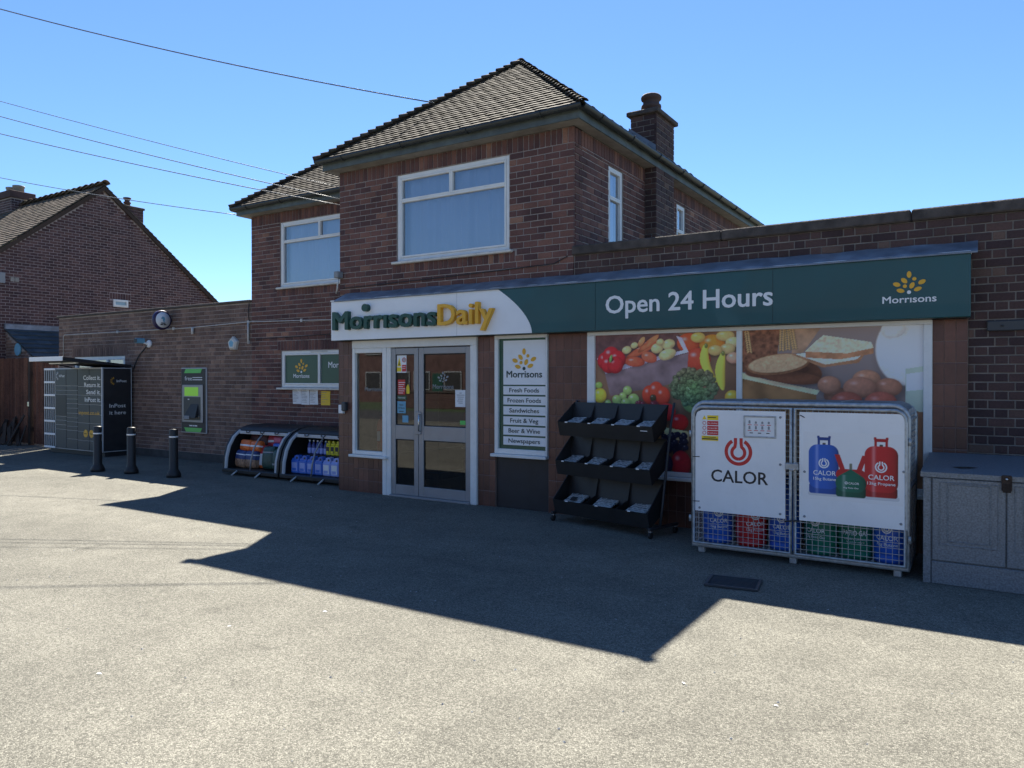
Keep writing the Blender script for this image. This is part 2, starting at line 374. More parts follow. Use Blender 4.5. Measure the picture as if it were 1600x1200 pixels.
def leaf_logo(mat_leaf, mat_dot, parent, cx, cz, y, s, name='leaf'):
    """spray of leaves: positions read off the sign (unit = height of the spray)"""
    L_ = [(0,1.0,90,.32,.20),(-.40,.667,135,.32,.20),(-1.02,.47,160,.33,.20),(-.70,.10,165,.34,.19),(.24,.37,65,.31,.20),(1.05,.543,25,.33,.20),(.71,.148,20,.34,.19)]
    for (a, b, ang, l, wd) in L_:
        pts = []
        for k in range(16):
            t = 2*math.pi*k/16; px = math.cos(t)*l*.62; py = math.sin(t)*wd*.62*(1-.25*abs(math.cos(t))**3)
            g = R(ang); pts.append((cx+s*(a*.62+px*math.cos(g)-py*math.sin(g)), cz+s*(b+px*math.sin(g)+py*math.cos(g))))
        MB().prism(pts, y, y-.003).build(name, mat_leaf, parent)
    for (a, b, r, mt) in [(.43,.74,.105,mat_leaf),(-.34,.345,.105,mat_leaf),(0,-.01,.105,mat_dot)]:
        pts = [(cx+s*(a*.62+r*math.cos(2*math.pi*k/14)), cz+s*(b+r*math.sin(2*math.pi*k/14))) for k in range(14)]
        MB().prism(pts, y, y-.003).build('dot', mt, parent)
# ------------------------------------------------------------------ pieces: bricks and tiles
_th = R(32.5); _c, _s = math.cos(_th), math.sin(_th)
def in_view(p):
    zc = -p[0]*_s + p[1]*_c; lat = p[0]*_c + p[1]*_s
    if zc < .3: return 0
    u = 800+1170*lat/zc; v = 592-1170*(p[2]-1.68)/zc
    return 1/zc**2 if (0 < u < 1600 and 0 < v < 1200) else 0
def tmpl_brick():
    V = []; a, b = .487, .46
    for (x, z) in ((-a,-b),(a,-b),(a,b),(-a,b)): V.append((x,-.5,z))
    for (x, z) in ((-.5,-.5),(.5,-.5),(.5,.5),(-.5,.5)): V.append((x,-.36,z))
    for (x, z) in ((-.5,-.5),(.5,-.5),(.5,.5),(-.5,.5)): V.append((x,.5,z))
    F = [(0,1,2,3)]
    for k in (0,4): F += [(k+i, k+4+i, k+4+(i+1)%4, k+(i+1)%4) for i in range(4)]
    return V, F
def tmpl_tile():   # x across, y up the slope, z out; the tail is thick, the head tucks under
    V = [(-.5,-.5,-.5),(.5,-.5,-.5),(.5,.5,-.5),(-.5,.5,-.5),(-.5,-.5,.5),(0,-.5,.62),(.5,-.5,.5),(.5,.5,.1),(-.5,.5,.1)]
    F = [(0,3,2,1),(4,5,6,7,8),(0,1,6,5,4),(1,2,7,6),(2,3,8,7),(3,0,4,8)]
    return V, F
def tmpl_bonnet():  # half-round hip tile, y along the hip (towards the top), z up
    V = []; F = []; n = 7
    for (y, r, h) in ((-.5,1,1),(.5,.72,.78)):
        for rr in (1, .86):
            for k in range(n):
                g = math.pi*k/(n-1); V.append((math.cos(g)*.5*r*rr, y, math.sin(g)*h*rr*.9-.25))
    o, i, o2, i2 = 0, n, 2*n, 3*n
    for k in range(n-1):
        F += [(o+k,o+k+1,o2+k+1,o2+k),(i+k+1,i+k,i2+k,i2+k+1),(o+k+1,o+k,i+k,i+k+1),(o2+k,o2+k+1,i2+k+1,i2+k)]
    F += [(o,o2,i2,i),(o+n-1,i+n-1,i2+n-1,o2+n-1)]
    return V, F
TM = {k: f() for k, f in (('brick', tmpl_brick), ('tile', tmpl_tile), ('bonnet', tmpl_bonnet))}
TMESH = {}
def emit(parent, name, kind, mats, mat, n_obj, hidden=None, rest_name=None):
    """mats: list of 4x4; the n_obj that show largest become objects sharing one mesh, the rest one joined part"""
    V, F = TM[kind]
    if not mats: return
    sc = []
    for m in mats:
        p = m.translation; k = in_view(p)
        if k and hidden and hidden(p): k = 0
        sc.append(k*m.col[0].length*max(m.col[2].length, m.col[1].length if kind != 'brick' else 0))
    order = sorted(range(len(mats)), key=lambda i: -sc[i])
    sel = [i for i in order[:n_obj] if sc[i] > 0]; ss = set(sel)
    key = (kind, mat.name)
    if key not in TMESH:
        me = bpy.data.meshes.new(name); me.from_pydata(V, [], F); me.materials.append(mat)
        if kind == 'bonnet': me.polygons.foreach_set('use_smooth', [True]*len(F))
        me.update(); TMESH[key] = me
    for i in sel:
        o = link(name, TMESH[key], parent); o.matrix_basis = mats[i]
    rest = [mats[i] for i in range(len(mats)) if i not in ss]
    if rest:
        tv = np.array([(*p, 1) for p in V]); A = np.array([[list(r) for r in m] for m in rest])
        P = np.einsum('nij,kj->nki', A, tv)[:, :, :3].reshape(-1, 3)
        nv = len(V); FF = [tuple(j+q*nv for j in f) for q in range(len(rest)) for f in F]
        me = bpy.data.meshes.new(rest_name or name+'work'); me.from_pydata(P.tolist(), [], FF); me.materials.append(mat); me.update()
        o = link(rest_name or name+'work', me, parent); o['kind'] = 'stuff'
        return o
CO = .0825; JT = .011; BL = .2115
def brick_mats(O, U, length, z0, z1, bond='stretcher', openings=(), soldiers=(), ztop=None, proud=0):
    """O (x,y) of wall start, U 'x' (wall faces -y) or 'y' (wall faces +x). openings: (u0,u1,za,zb). soldiers: (u0,u1,za,zb) rows of upright bricks"""
    out = []
    def put(u0, u1, za, zb):
        if u1-u0 < .02 or zb-za < .015: return
        uc, zc = (u0+u1)/2, (za+zb)/2; l = u1-u0; hh = zb-za; d = .035
        off = random.gauss(0, .0011)-proud + d/2
        l -= abs(random.gauss(0,.0012)); hh -= abs(random.gauss(0,.0010))
        if U == 'x': m = Matrix.Translation((O[0]+uc, O[1]+off, zc)); B = Matrix.Diagonal((l, d, hh, 1))
        else: m = Matrix.Translation((O[0]-off, O[1]+uc, zc)) @ Matrix.Rotation(R(90),4,'Z'); B = Matrix.Diagonal((l, d, hh, 1))
        out.append(m @ Matrix.Rotation(random.gauss(0,.0025),4,'Y') @ B)
    block = list(openings)+list(soldiers)
    k = 0; z = z0
    while z + CO*.5 < z1:
        za, zb = z+JT/2, min(z+CO, z1)-JT/2
        u = 0; seq = []
        if bond == 'stretcher':
            u = -(BL/2)*(k % 2)
            while u < length: seq.append((u, u+BL)); u += BL
        else:
            u = -(BL*.75)*(k % 2); j = 0
            while u < length:
                w = BL if j % 2 == 0 else BL/2
                seq.append((u, u+w)); u += w; j += 1
        for (a, b) in seq:
            a = max(a, 0); b = min(b, length)
            segs = [(a, b)]
            top = zb if ztop is None else None
            for (p, q, pa, pb) in block:
                if min(zb, pb)-max(za, pa) > .35*(zb-za):
                    ns = []
                    for (s0, s1) in segs:
                        if q <= s0 or p >= s1: ns.append((s0, s1)); continue
                        if p > s0: ns.append((s0, p))
                        if q < s1: ns.append((q, s1))
                    segs = ns
            for (s0, s1) in segs:
                if ztop is not None and (za+zb)/2+CO*.4 > ztop((s0+s1)/2): continue
                put(s0+JT/2, s1-JT/2, za, zb)
        z += CO; k += 1
    for (p, q, pa, pb) in soldiers:
        n = max(1, round((q-p)/CO)); w = (q-p)/n
        for i in range(n):
            a, b = p+i*w+JT/2, p+(i+1)*w-JT/2
            if any(o[0] < (a+b)/2 < o[1] and o[2] < (pa+pb)/2 < o[3] for o in openings): continue
            put(a, b, pa+JT/2, pb-JT/2)
    return out
def core(name, mat, parent, O, U, length, z0, z1, openings=(), t=.22, back=.007):
    """mortar bed behind the bricks, with the openings left out"""
    us = sorted({0, length, *[v for o in openings for v in o[:2] if 0 < v < length]})
    zs = sorted({z0, z1, *[v for o in openings for v in o[2:] if z0 < v < z1]})
    mb = MB()
    for i in range(len(us)-1):
        for j in range(len(zs)-1):
            uc, zc = (us[i]+us[i+1])/2, (zs[j]+zs[j+1])/2
            if any(o[0] < uc < o[1] and o[2] < zc < o[3] for o in openings): continue
            if U == 'x': mb.box(O[0]+us[i], O[0]+us[i+1], O[1]+back, O[1]+t, zs[j], zs[j+1])
            else: mb.box(O[0]-t, O[0]-back, O[1]+us[i], O[1]+us[i+1], zs[j], zs[j+1])
    return mb.build(name, mat, parent, False)
def tile_mats(E, U, S, poly, w=.165, g=.1, th=.024, lift=.010):
    """poly in (a along eave, s up slope); rows of plain tiles laid half-bond"""
    E, U, S = Vector(E), Vector(U).normalized(), Vector(S).normalized(); Nn = U.cross(S)
    out = []; smax = max(p[1] for p in poly); r = 0; s = 0
    def span(sv):
        xs = []
        for i in range(len(poly)):
            (a0,s0),(a1,s1) = poly[i], poly[(i+1)%len(poly)]
            if (s0-sv)*(s1-sv) <= 0 and s0 != s1: xs.append(a0+(a1-a0)*(sv-s0)/(s1-s0))
        return (min(xs), max(xs)) if len(xs) > 1 else None
    while s < smax-.03:
        sp = span(min(s+.05, smax-.005))
        if sp:
            a = math.floor(sp[0]/w)*w - (w/2)*(r % 2)
            while a < sp[1]:
                a0, a1 = max(a, sp[0]), min(a+w, sp[1])
                if a1-a0 > .03:
                    l = g*1.55; ac = (a0+a1)/2
                    p = E + U*ac + S*(s+l/2+random.gauss(0,.003)) + Nn*(lift+th/2+random.gauss(0,.0012))
                    tilt = Matrix.Rotation(-R(5.0)+random.gauss(0,.006),4,'X') @ Matrix.Rotation(random.gauss(0,.012),4,'Y')
                    B = Matrix(((U.x,S.x,Nn.x,p.x),(U.y,S.y,Nn.y,p.y),(U.z,S.z,Nn.z,p.z),(0,0,0,1)))
                    out.append(B @ tilt @ Matrix.Diagonal((a1-a0-.004, l, th, 1)))
                a += w
        s += g; r += 1
    return out
def bonnet_mats(A, B, n, w=.2, h=.11):
    A, B = Vector(A), Vector(B); Y = (B-A).normalized(); X = Y.cross(Vector((0,0,1))).normalized(); Z = X.cross(Y)
    out = []
    for i in range(n):
        p = A.lerp(B, (i+.5)/n) + Z*(.03+random.gauss(0,.004))
        m = Matrix(((X.x,Y.x,Z.x,p.x),(X.y,Y.y,Z.y,p.y),(X.z,Y.z,Z.z,p.z),(0,0,0,1)))
        out.append(m @ Matrix.Rotation(R(-7),4,'X') @ Matrix.Diagonal((w, (B-A).length/n*1.45, h, 1)))
    return out

# ================================================================== GROUND
g = MB().quad((-260,-220,-.008),(260,-220,-.008),(260,260,-.008),(-260,260,-.008)).build('ground', M['grass'])  # dark grass out of view, added to weaken warm light bouncing off the ground
tag(g, 'unseen dark grassy ground added beyond the forecourt to cut bounced light', None, None, 'structure')
g = MB().quad((-27,-7,0),(30,-7,0),(30,30,0),(-27,30,0)).build('forecourt', M['asphalt'])
tag(g, 'pale worn asphalt forecourt in front of the shop', None, None, 'structure')
g = MB().quad((-200,-14,-.004),(200,-14,-.004),(200,-7,-.004),(-200,-7,-.004)).build('road', M['road'])  # unseen road behind the camera, put in dark to lower the ground bounce
tag(g, 'unseen dark asphalt road added behind the viewer to cut bounced light', None, None, 'structure')

# ================================================================== CORNER HOUSE
YF, YL = 8.2, 9.5            # front of the bay, front of the set-back wing and side extension
XB0, XB1 = -8.33, -4.32      # bay
XW0 = -12.02                 # wing's outer corner
XE0 = -19.2                  # side extension's outer corner
H = thing('corner_house', 'two-storey brown brick house with hipped tiled roof above the shop', 'house', (0,0,0))
ZS = 4.60; ZT = 4.80         # soldier course
win_up = (-7.19-XB0, -5.27-XB0, 3.36, ZS)
wall = core('wall', M['mortar'], H, (XB0,YF), 'x', XB1-XB0-.012, 2.25, ZT, [win_up])
bm_ = brick_mats((XB0,YF), 'x', XB1-XB0, 2.62, ZS, 'stretcher', [win_up], [(0,XB1-XB0,ZS,ZT),(win_up[0]-.09,win_up[1]+.09,3.1975,3.345)])
emit(wall, 'brick', 'brick', bm_, M['brick_house'], 300, lambda p: p.z < 2.93)
# bay cheek (faces left, unseen) and upper flank on the right
MB().box(XB0+.008, XB0+.2, YF+.23, YL+.2, 0, ZT).build('wall', M['mortar'], H)
flank = [(9.2-YF, 9.68-YF, 3.3, ZS-.04), (11.8-YF, 12.22-YF, 3.5, ZS-.04)]
LF = 18.2-YF
fw = core('wall', M['mortar'], H, (XB1,YF+.23), 'y', LF-.23, 2.9, ZT, [(a-.23,b-.23,c,d) for a,b,c,d in flank])
emit(fw, 'brick', 'brick', brick_mats((XB1,YF+.037), 'y', LF-.037, 2.99, ZS, 'stretcher', [(a-.037,b-.037,c,d) for a,b,c,d in flank], [(0,LF-.037,ZS,ZT)]), M['brick_house'], 120, lambda p: p.z < 3.3)
# set-back wing
wu = (-11.2-XW0, -9.15-XW0, 3.39, 4.60); wl = (-11.18-XW0, -9.2-XW0, 1.52, 2.2)
LW = XB0+.1-XW0
ww = core('wall', M['mortar'], H, (XW0,YL), 'x', LW, 0, ZT, [wu, wl])
emit(ww, 'brick', 'brick', brick_mats((XW0,YL), 'x', LW, 0, 4.6, 'stretcher', [wu, wl], [(0,LW,4.6,ZT),(wl[0]-.1,LW,2.205,2.3925),(wu[0]-.1,LW,3.2175,3.385)]), M['brick_house'], 180, lambda p: (p.x > -9.84+ (p.z-1.68)*0) or p.z < .85)
MB().box(XW0+.008, XW0+.2, YL+.23, 18.2, 0, ZT).build('wall', M['mortar'], H)
bx('back_wall', M['mortar'], H, XW0, XB1, 18.2, 18.4, 0, ZT, 0)

def window(parent, x0, x1, z0, z1, y, face='-y', lights=((0,1,0,1),), fw=.055, sill=.06, curtain=True, glass='glass_up', mat='upvc', depth=.07):
    """frame (part) with panes, curtain and sill as sub-parts; coordinates along the wall. lights: fractions (a0,a1,b0,b1) of the clear opening"""
    side = face == '+x'
    def bxx(mb, a0, a1, d0, d1, c0, c1, b=.006):
        if side: mb.box(y-d1, y-d0, a0, a1, c0, c1, b)
        else: mb.box(a0, a1, y+d0, y+d1, c0, c1, b)
    fr = MB()
    bxx(fr, x0, x0+fw, .02, .02+depth, z0, z1); bxx(fr, x1-fw, x1, .02, .02+depth, z0, z1)
    bxx(fr, x0+fw, x1-fw, .022, .02+depth, z0, z0+fw); bxx(fr, x0+fw, x1-fw, .022, .02+depth, z1-fw, z1)
    W_, H_ = x1-x0-2*fw, z1-z0-2*fw; panes = []
    for (a0, a1, b0, b1) in lights:
        p0, p1, q0, q1 = x0+fw+a0*W_, x0+fw+a1*W_, z0+fw+b0*H_, z0+fw+b1*H_
        e = .028
        bxx(fr, p0, p0+e, .012, .08, q0, q1, .005); bxx(fr, p1-e, p1, .012, .08, q0, q1, .005)
        bxx(fr, p0+e, p1-e, .013, .08, q0, q0+e, .005); bxx(fr, p0+e, p1-e, .013, .08, q1-e, q1, .005)
        panes.append((p0+e, p1-e, q0+e, q1-e))
    f = fr.build('window', M[mat], parent, False)
    for (p0, p1, q0, q1) in panes:
        d = .05
        if side: MB().quad((y-d,p0,q0),(y-d,p1,q0),(y-d,p1,q1),(y-d,p0,q1)).build('pane', M[glass], f, False)
        else: MB().quad((p0,y+d,q0),(p1,y+d,q0),(p1,y+d,q1),(p0,y+d,q1)).build('pane', M[glass], f, False)
    if curtain:   # net curtain hanging in uneven folds
        n = 90; V = []; F = []
        ph = random.random()*9
        for i in range(n+1):
            t = i/n; d = .15+.030*math.sin(t*41+ph+2*math.sin(t*9))+.022*math.sin(t*19+ph)+.01*math.sin(t*97)
            a = x0+fw*.6+t*(x1-x0-fw*1.2)
            for zz in (z0+.01, z1-.01):
                dd = d if zz < z0+.1 else .15+(d-.15)*.6
                V.append((y-dd, a, zz) if side else (a, y+dd, zz))
        for i in range(n): F.append((2*i, 2*i+2, 2*i+3, 2*i+1))
        MB().add(V, F, True).build('curtain', M['curtain'], f, False)
    if sill:
        mb = MB(); bxx(mb, x0-.06, x1+.06, -sill, .1, z0-.04, z0-.002, .008); mb.build('sill', M['upvc_old'], f, False)
    return f
LT = ((0,.5,.72,1),(.5,1,.72,1),(0,1,0,.72))
window(H, -7.19, -5.27, 3.36, ZS, YF, lights=LT)
window(H, -11.2, -9.15, 3.39, 4.6, YL, lights=LT)
window(H, 9.2, 9.68, 3.3, ZS-.04, XB1, '+x', lights=((0,1,.68,1),(0,1,0,.68)), fw=.045, sill=0)
window(H, 11.8, 12.22, 3.5, ZS-.04, XB1, '+x', lights=((0,1,.6,1),(0,1,0,.6)), fw=.045, sill=0)
wg = window(H, -11.18, -9.2, 1.52, 2.2, YL, lights=((0,.5,0,1),(.5,1,0,1)), curtain=False, sill=.07)
for k, (a, b) in enumerate(((-11.09,-10.24),(-10.15,-9.28))):
    bx('window_vinyl', M['vinyl_green'], wg, a, b, YL+.038, YL+.044, 1.60, 2.12, 0)
text('Morrisons', M['let_white'], wg, -10.67, 1.70, YL+.036, w=.42, bold=.012)
leaf_logo(M['let_yellow'], M['let_white'], wg, -10.67, 1.81, YL+.038, .20)
text('Morrisons', M['let_white'], wg, -9.66, 1.88, YL+.036, w=.62, bold=.012)
bx('trickle_vent', M['upvc_old'], wg, -10.4, -9.98, YL+.005, YL+.022, 2.165, 2.185)

# roof: bay with hipped front, wing hipped at its outer end
EX0, EX1, EY, EZ = -8.53, -4.09, 7.97, 4.945
PS = .795; AX, AY = (EX0+EX1)/2, EY+(EX1-EX0)/2; AZ = EZ+PS*(EX1-EX0)/2
sl = math.hypot(1, PS); WY = 9.27; WX0 = -12.25
ry = WY+(AZ-EZ)/PS
deck = MB()
deck.add([(EX0,EY,EZ),(EX1,EY,EZ),(AX,AY,AZ)], [(0,1,2)])
deck.add([(EX1,EY,EZ),(EX1,18.6,EZ),(AX,18.6,AZ),(AX,AY,AZ)], [(0,1,2,3)])
deck.add([(EX0,EY,EZ),(AX,AY,AZ),(AX,18.6,AZ),(EX0,18.6,EZ)], [(0,1,2,3)])
deck.add([(WX0,WY,EZ),(EX0,WY,EZ),(EX0+(ry-WY),ry,AZ),(WX0+(ry-WY),ry,AZ)], [(0,1,2,3)])
deck.add([(WX0,WY,EZ),(WX0+(ry-WY),ry,AZ),(WX0,2*ry-WY,EZ)], [(0,1,2)])
deck.add([(WX0,2*ry-WY,EZ),(WX0+(ry-WY),ry,AZ),(EX0+(ry-WY),ry,AZ),(EX0,2*ry-WY,EZ)], [(0,1,2,3)])
deck.add([(WX0,WY,EZ-.02),(EX1,WY,EZ-.02),(EX1,18.6,EZ-.02),(WX0,18.6,EZ-.02)], [(0,1,2,3)])
roof = deck.build('roof', M['felt'], H, False)
hw = (EX1-EX0)/2; hs = hw*sl
Sf = (0, 1, PS); Sr = (-1, 0, PS)
emit(roof, 'roof_tile', 'tile', tile_mats((EX0,EY,EZ), (1,0,0), Sf, [(0,-.04),(2*hw,-.04),(hw,hs)]), M['roof_tile'], 300)
emit(roof, 'roof_tile', 'tile', tile_mats((EX1,EY,EZ), (0,1,0), Sr, [(0,-.04),(10.6,-.04),(10.6,hs),(hw,hs)]), M['roof_tile'], 0, rest_name='roof_tiling')
emit(roof, 'roof_tile', 'tile', tile_mats((WX0,WY,EZ), (1,0,0), Sf, [(0,-.04),(EX0-WX0+.3,-.04),(EX0-WX0+(ry-WY),(ry-WY)*sl),((ry-WY),(ry-WY)*sl)]), M['roof_tile'], 120, lambda p: p.x > -9.9, rest_name='roof_tiling')
hips = bonnet_mats((EX0-.02,EY-.02,EZ+.0), (AX,AY,AZ), 27, w=.17, h=.09) + bonnet_mats((EX1+.02,EY-.02,EZ), (AX,AY,AZ), 27, w=.12, h=.045) + bonnet_mats((WX0-.02,WY-.02,EZ), (WX0+(ry-WY),ry,AZ), 27, w=.17, h=.09)
emit(roof, 'hip_tile', 'bonnet', hips, M['hip_tile'], 300)
emit(roof, 'ridge_tile', 'bonnet', bonnet_mats((AX,AY+.04,AZ-.05), (AX,18.6,AZ-.03), 20, w=.18, h=.09), M['hip_tile'], 300)
# eaves
def eave(pts_f, name, mat, r=None, parent=H):
    return MB().tube(pts_f, r, 10).build(name, mat, parent)
fb = MB(); fb.box(EX0+.05, EX1-.05, EY+.03, EY+.05, 4.805, 4.925); fb.box(EX1-.07, EX1-.05, EY+.05, 18.5, 4.805, 4.925); fb.box(EX0+.05, EX0+.07, EY+.05, WY+.03, 4.805, 4.925)
fb.box(WX0+.05, EX0+.05, WY+.03, WY+.05, 4.805, 4.925); fb.box(WX0+.05, WX0+.07, WY+.05, 18.5, 4.805, 4.925)
fb.build('fascia', M['fascia'], H, False)
so = MB(); so.box(EX0+.07, EX1-.07, EY+.05, YF+.0, 4.802, 4.812); so.box(XB1-.0, EX1-.07, YF, 18.4, 4.802, 4.812); so.box(WX0+.07, EX0+.07, WY+.05, YL, 4.802, 4.812); so.box(EX0+.07, XB0, YF, YL, 4.802, 4.812); so.box(WX0+.07, XW0, YL, 18.4, 4.802, 4.812)
so.build('soffit', M['soffit'], H, False)
def gutter(a, b):
    n = 2; mb = MB(); a, b = Vector(a), Vector(b); d = (b-a).normalized(); x = d.cross(Vector((0,0,1)))
    V = []; F = []; K = 9
    for p in (a, b):
        for r in (.056, .050):
            for k in range(K):
                g_ = math.pi+math.pi*k/(K-1); V.append(p+x*math.cos(g_)*r+Vector((0,0,math.sin(g_)*r)))
    for k in range(K-1):
        F += [(k,k+1,2*K+k+1,2*K+k),(K+k+1,K+k,3*K+k,3*K+k+1)]
    F += [(0,2*K,3*K,K),(K-1,2*K-1,4*K-1,3*K-1)]
    mb.add(V, F, True); L = (b-a).length; m = int(L/.9)
    for i in range(m):   # brackets
        p = a+d*(L*(i+.5)/m); mb.tube([p+x*math.cos(math.pi+math.pi*k/8)*.062+Vector((0,0,math.sin(math.pi+math.pi*k/8)*.062)) for k in range(9)], .008, 5)
    return mb.build('gutter', M['gutter'], H, False)
GZ = 4.945
gutter((EX0-.02,EY-.03,GZ), (EX1+.02,EY-.03,GZ)); gutter((EX1+.01,EY-.03,GZ), (EX1+.01,18.6,GZ)); gutter((WX0-.02,WY-.03,GZ), (EX0+.0,WY-.03,GZ)); gutter((WX0-.03,WY,GZ),(WX0-.03,18.5,GZ))
# chimney breast and stack on the flank
ch = MB().box(XB1, -4.14-.007, 10.45+.007, 11.19-.007, 2.9, 4.9).box(-4.55+.007, -4.14-.007, 10.45+.007, 11.19-.007, 4.9, 5.62).build('chimney', M['mortar_dark'], H, False)
cm = brick_mats((-4.14,10.45), 'y', .74, 3.0, 5.60) + [m for m in brick_mats((-4.555,10.45), 'x', .415, 4.86, 5.60)] + brick_mats((XB1,10.45), 'x', .18, 3.0, 4.86)
emit(ch, 'brick', 'brick', cm, M['brick_dark'], 150, lambda p: p.z < 3.3)
bx('chimney_cap', M['coping'], ch, -4.60, -4.09, 10.40, 11.24, 5.60, 5.67, .012)
MB().lathe([(.12,0),(.13,.02),(.135,.09),(.15,.10),(.15,.14),(.125,.15),(.12,.22),(.15,.23),(.155,.27),(.13,.30),(.05,.32),(.0,.325)], (-4.33,10.72,5.67), 16).build('chimney_pot', M['terracotta'], ch)
MB().prism([(-4.75,5.25),(-4.55,4.95),(-4.55,5.4)], 10.42, 10.449).build('flashing', M['lead'], ch)
MB().add([(-4.14,10.43,4.98),(-4.57,10.43,5.30),(-4.57,10.43,5.44),(-4.14,10.43,5.12)], [(0,1,2,3)]).build('flashing', M['lead'], ch, False)

# ================================================================== SIDE EXTENSION (flat roof, cash machine wall)
S = thing('side_extension', 'single-storey flat-roofed brown brick wing holding the cash machine', 'building', (0,0,0))
LS = XW0-XE0; ZC = 3.16
wb = (-18.5-XE0, -16.35-XE0, 1.3, 2.2)
sw = core('wall', M['mortar'], S, (XE0,YL), 'x', LS, 0, ZC, [wb], t=.25)
emit(sw, 'brick', 'brick', brick_mats((XE0,YL), 'x', LS, 0, ZC, 'flemish', [wb], [(wb[0]-.1,wb[1]+.1,2.2,2.42)]), M['brick_tan'], 300, lambda p: (p.x < -15.9 and p.z < 2.25) or (-14.25 < p.x < -13.4 and .55 < p.z < 1.9) or (p.x > -11.5 and p.z < .95) or (p.x>-12.1 and p.z<.9))
MB().box(XE0, XE0+.25, YL+.25, 15, 0, ZC).build('wall', M['mortar'], S)
bx('wall_coping', M['coping'], S, XE0-.04, XW0, YL-.04, YL+.3, ZC, ZC+.05, .01)
bx('flat_roof', M['felt'], S, XE0+.2, XW0, YL+.3, 15, ZC-.2, ZC-.1, 0)
window(S, -18.5, -16.35, 1.3, 2.2, YL, lights=((0,.33,0,1),(.33,.66,0,1),(.66,1,0,1)), curtain=True, sill=.05)
bx('damp_course', M['felt'], S, XE0, XW0, YL-.012, YL, 0, .16, .004)

# ================================================================== SHOP FRONT EXTENSION
X = thing('shop_extension', 'single-storey dark brick shop front with parapet and red-brown tiled piers', 'shop', (0,0,0))
XR = 3.4; ZP = 3.2
LX = XR-XB1
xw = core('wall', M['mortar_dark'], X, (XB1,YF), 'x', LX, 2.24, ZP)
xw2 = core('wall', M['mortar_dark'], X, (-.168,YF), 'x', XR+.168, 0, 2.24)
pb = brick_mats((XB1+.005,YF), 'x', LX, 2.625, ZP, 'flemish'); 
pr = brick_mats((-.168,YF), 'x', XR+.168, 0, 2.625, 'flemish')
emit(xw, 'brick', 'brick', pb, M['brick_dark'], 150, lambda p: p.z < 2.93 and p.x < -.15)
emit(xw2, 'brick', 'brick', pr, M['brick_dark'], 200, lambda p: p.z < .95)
random.seed(11)
xs = XB1-.02; 
while xs < XR:   # coping stones, butted
    x2 = min(xs+1.85, XR); bx('coping_stone', M['coping'], X, xs+.004, x2-.004, YF-.035, YF+.3, ZP+random.uniform(0,.004), ZP+.115, .012); xs = x2
bx('flat_roof', M['felt'], X, XB1, XR, YF+.23, 15, 2.9, 3.0, 0)
MB().box(XR-.22, XR-.007, YF+.23, 15, 0, ZP).build('wall', M['mortar_dark'], X)
# lead flashing over the sign
V = []; F = []; n = 60
for i in range(n+1):
    xx = -8.2+(8.2-.09)*i/n; w1 = .004*math.sin(i*1.7)+.003*math.sin(i*.6)
    V += [(xx, YF-.006, 2.965+w1), (xx, YF-.03, 2.95+w1*.5), (xx, 7.985, 2.856+w1), (xx, 7.955, 2.836), (xx, 7.955, 2.822)]
for i in range(n):
    for k in range(4): F.append((i*5+k, i*5+5+k, i*5+6+k, i*5+1+k))
MB().add(V, F, False).build('lead_flashing', M['lead'], X)
# tiled piers and stall risers: grout bed + single glazed tiles
PT = 8.165
def tiled(x0, x1, z0, z1):
    bx('tile_bed', M['grout'], X, x0, x1, PT+.004, PT+.08, z0, z1, 0)
    out = []; nx = max(1, round((x1-x0)/.102)); nz = max(1, round((z1-z0)/.205)); w = (x1-x0)/nx; h = (z1-z0)/nz
    for i in range(nx):
        for j in range(nz):
            m = Matrix.Translation((x0+(i+.5)*w, PT+.006+random.gauss(0,.0004), z0+(j+.5)*h))
            out.append(m @ Matrix.Rotation(random.gauss(0,.004),4,'Z') @ Matrix.Diagonal((w-.0065, .012, h-.0065, 1)))
    return out
tiles = []
for a in [(-8.31,-8.01,0,2.24),(-8.01,-7.41,0,.53),(-5.74,-5.46,0,2.24),(-4.66,-4.10,0,2.24),(-4.10,-.455,0,.53),(-.455,-.168,0,2.24)]: tiles += tiled(*a)
emit(X, 'wall_tile', 'brick', tiles, M['front_tile'], 300, lambda p: (-2.9 < p.x < -.6 and p.z < .5) or (p.x > -.5 and p.z < .95))
MB().box(-8.32, -8.312, PT+.003, YL, 0, 2.24).build('pier_return', M['front_tile'], X)
bx('beam', M['black_panel'], X, -8.3, -.17, 8.05, 8.4, 2.245, 2.62, 0)
# pier by the poster window: recessed black stall board
bx('stall_board', M['black_panel'], X, -5.46, -4.66, PT+.03, PT+.06, 0, .67, .004)

# side light left of the doors
fx = MB()
fx.box(-8.006,-7.95, 8.13, 8.23, .565, 2.13, .006); fx.box(-7.41,-7.33, 8.13, 8.23, 0, 2.13, .006); fx.box(-7.95,-7.41, 8.132, 8.23, .565,.62,.006)
fx.box(-7.95,-7.41, 8.132, 8.23, 2.06, 2.13,.006)
fx.box(-8.006,-5.741, 8.125, 8.24, 2.13, 2.243, .006); fx.box(-7.33,-7.252, 8.135, 8.23, 0, 2.13, .006)
fx.box(-5.845,-5.741, 8.13, 8.23, 0, 2.13, .006)
dfm = fx.build('door_surround', M['upvc'], X, False)
bx('sill', M['upvc'], dfm, -8.03, -7.30, 8.07, 8.2, .525, .562, .006)
MB().quad((-7.95,8.18,.62),(-7.41,8.18,.62),(-7.41,8.18,2.06),(-7.95,8.18,2.06)).build('pane', M['glass_shop'], dfm, False)
text('Morrisons', M['ink_grey'], dfm, -7.62, 1.50, 8.178, w=.34, bold=.005)
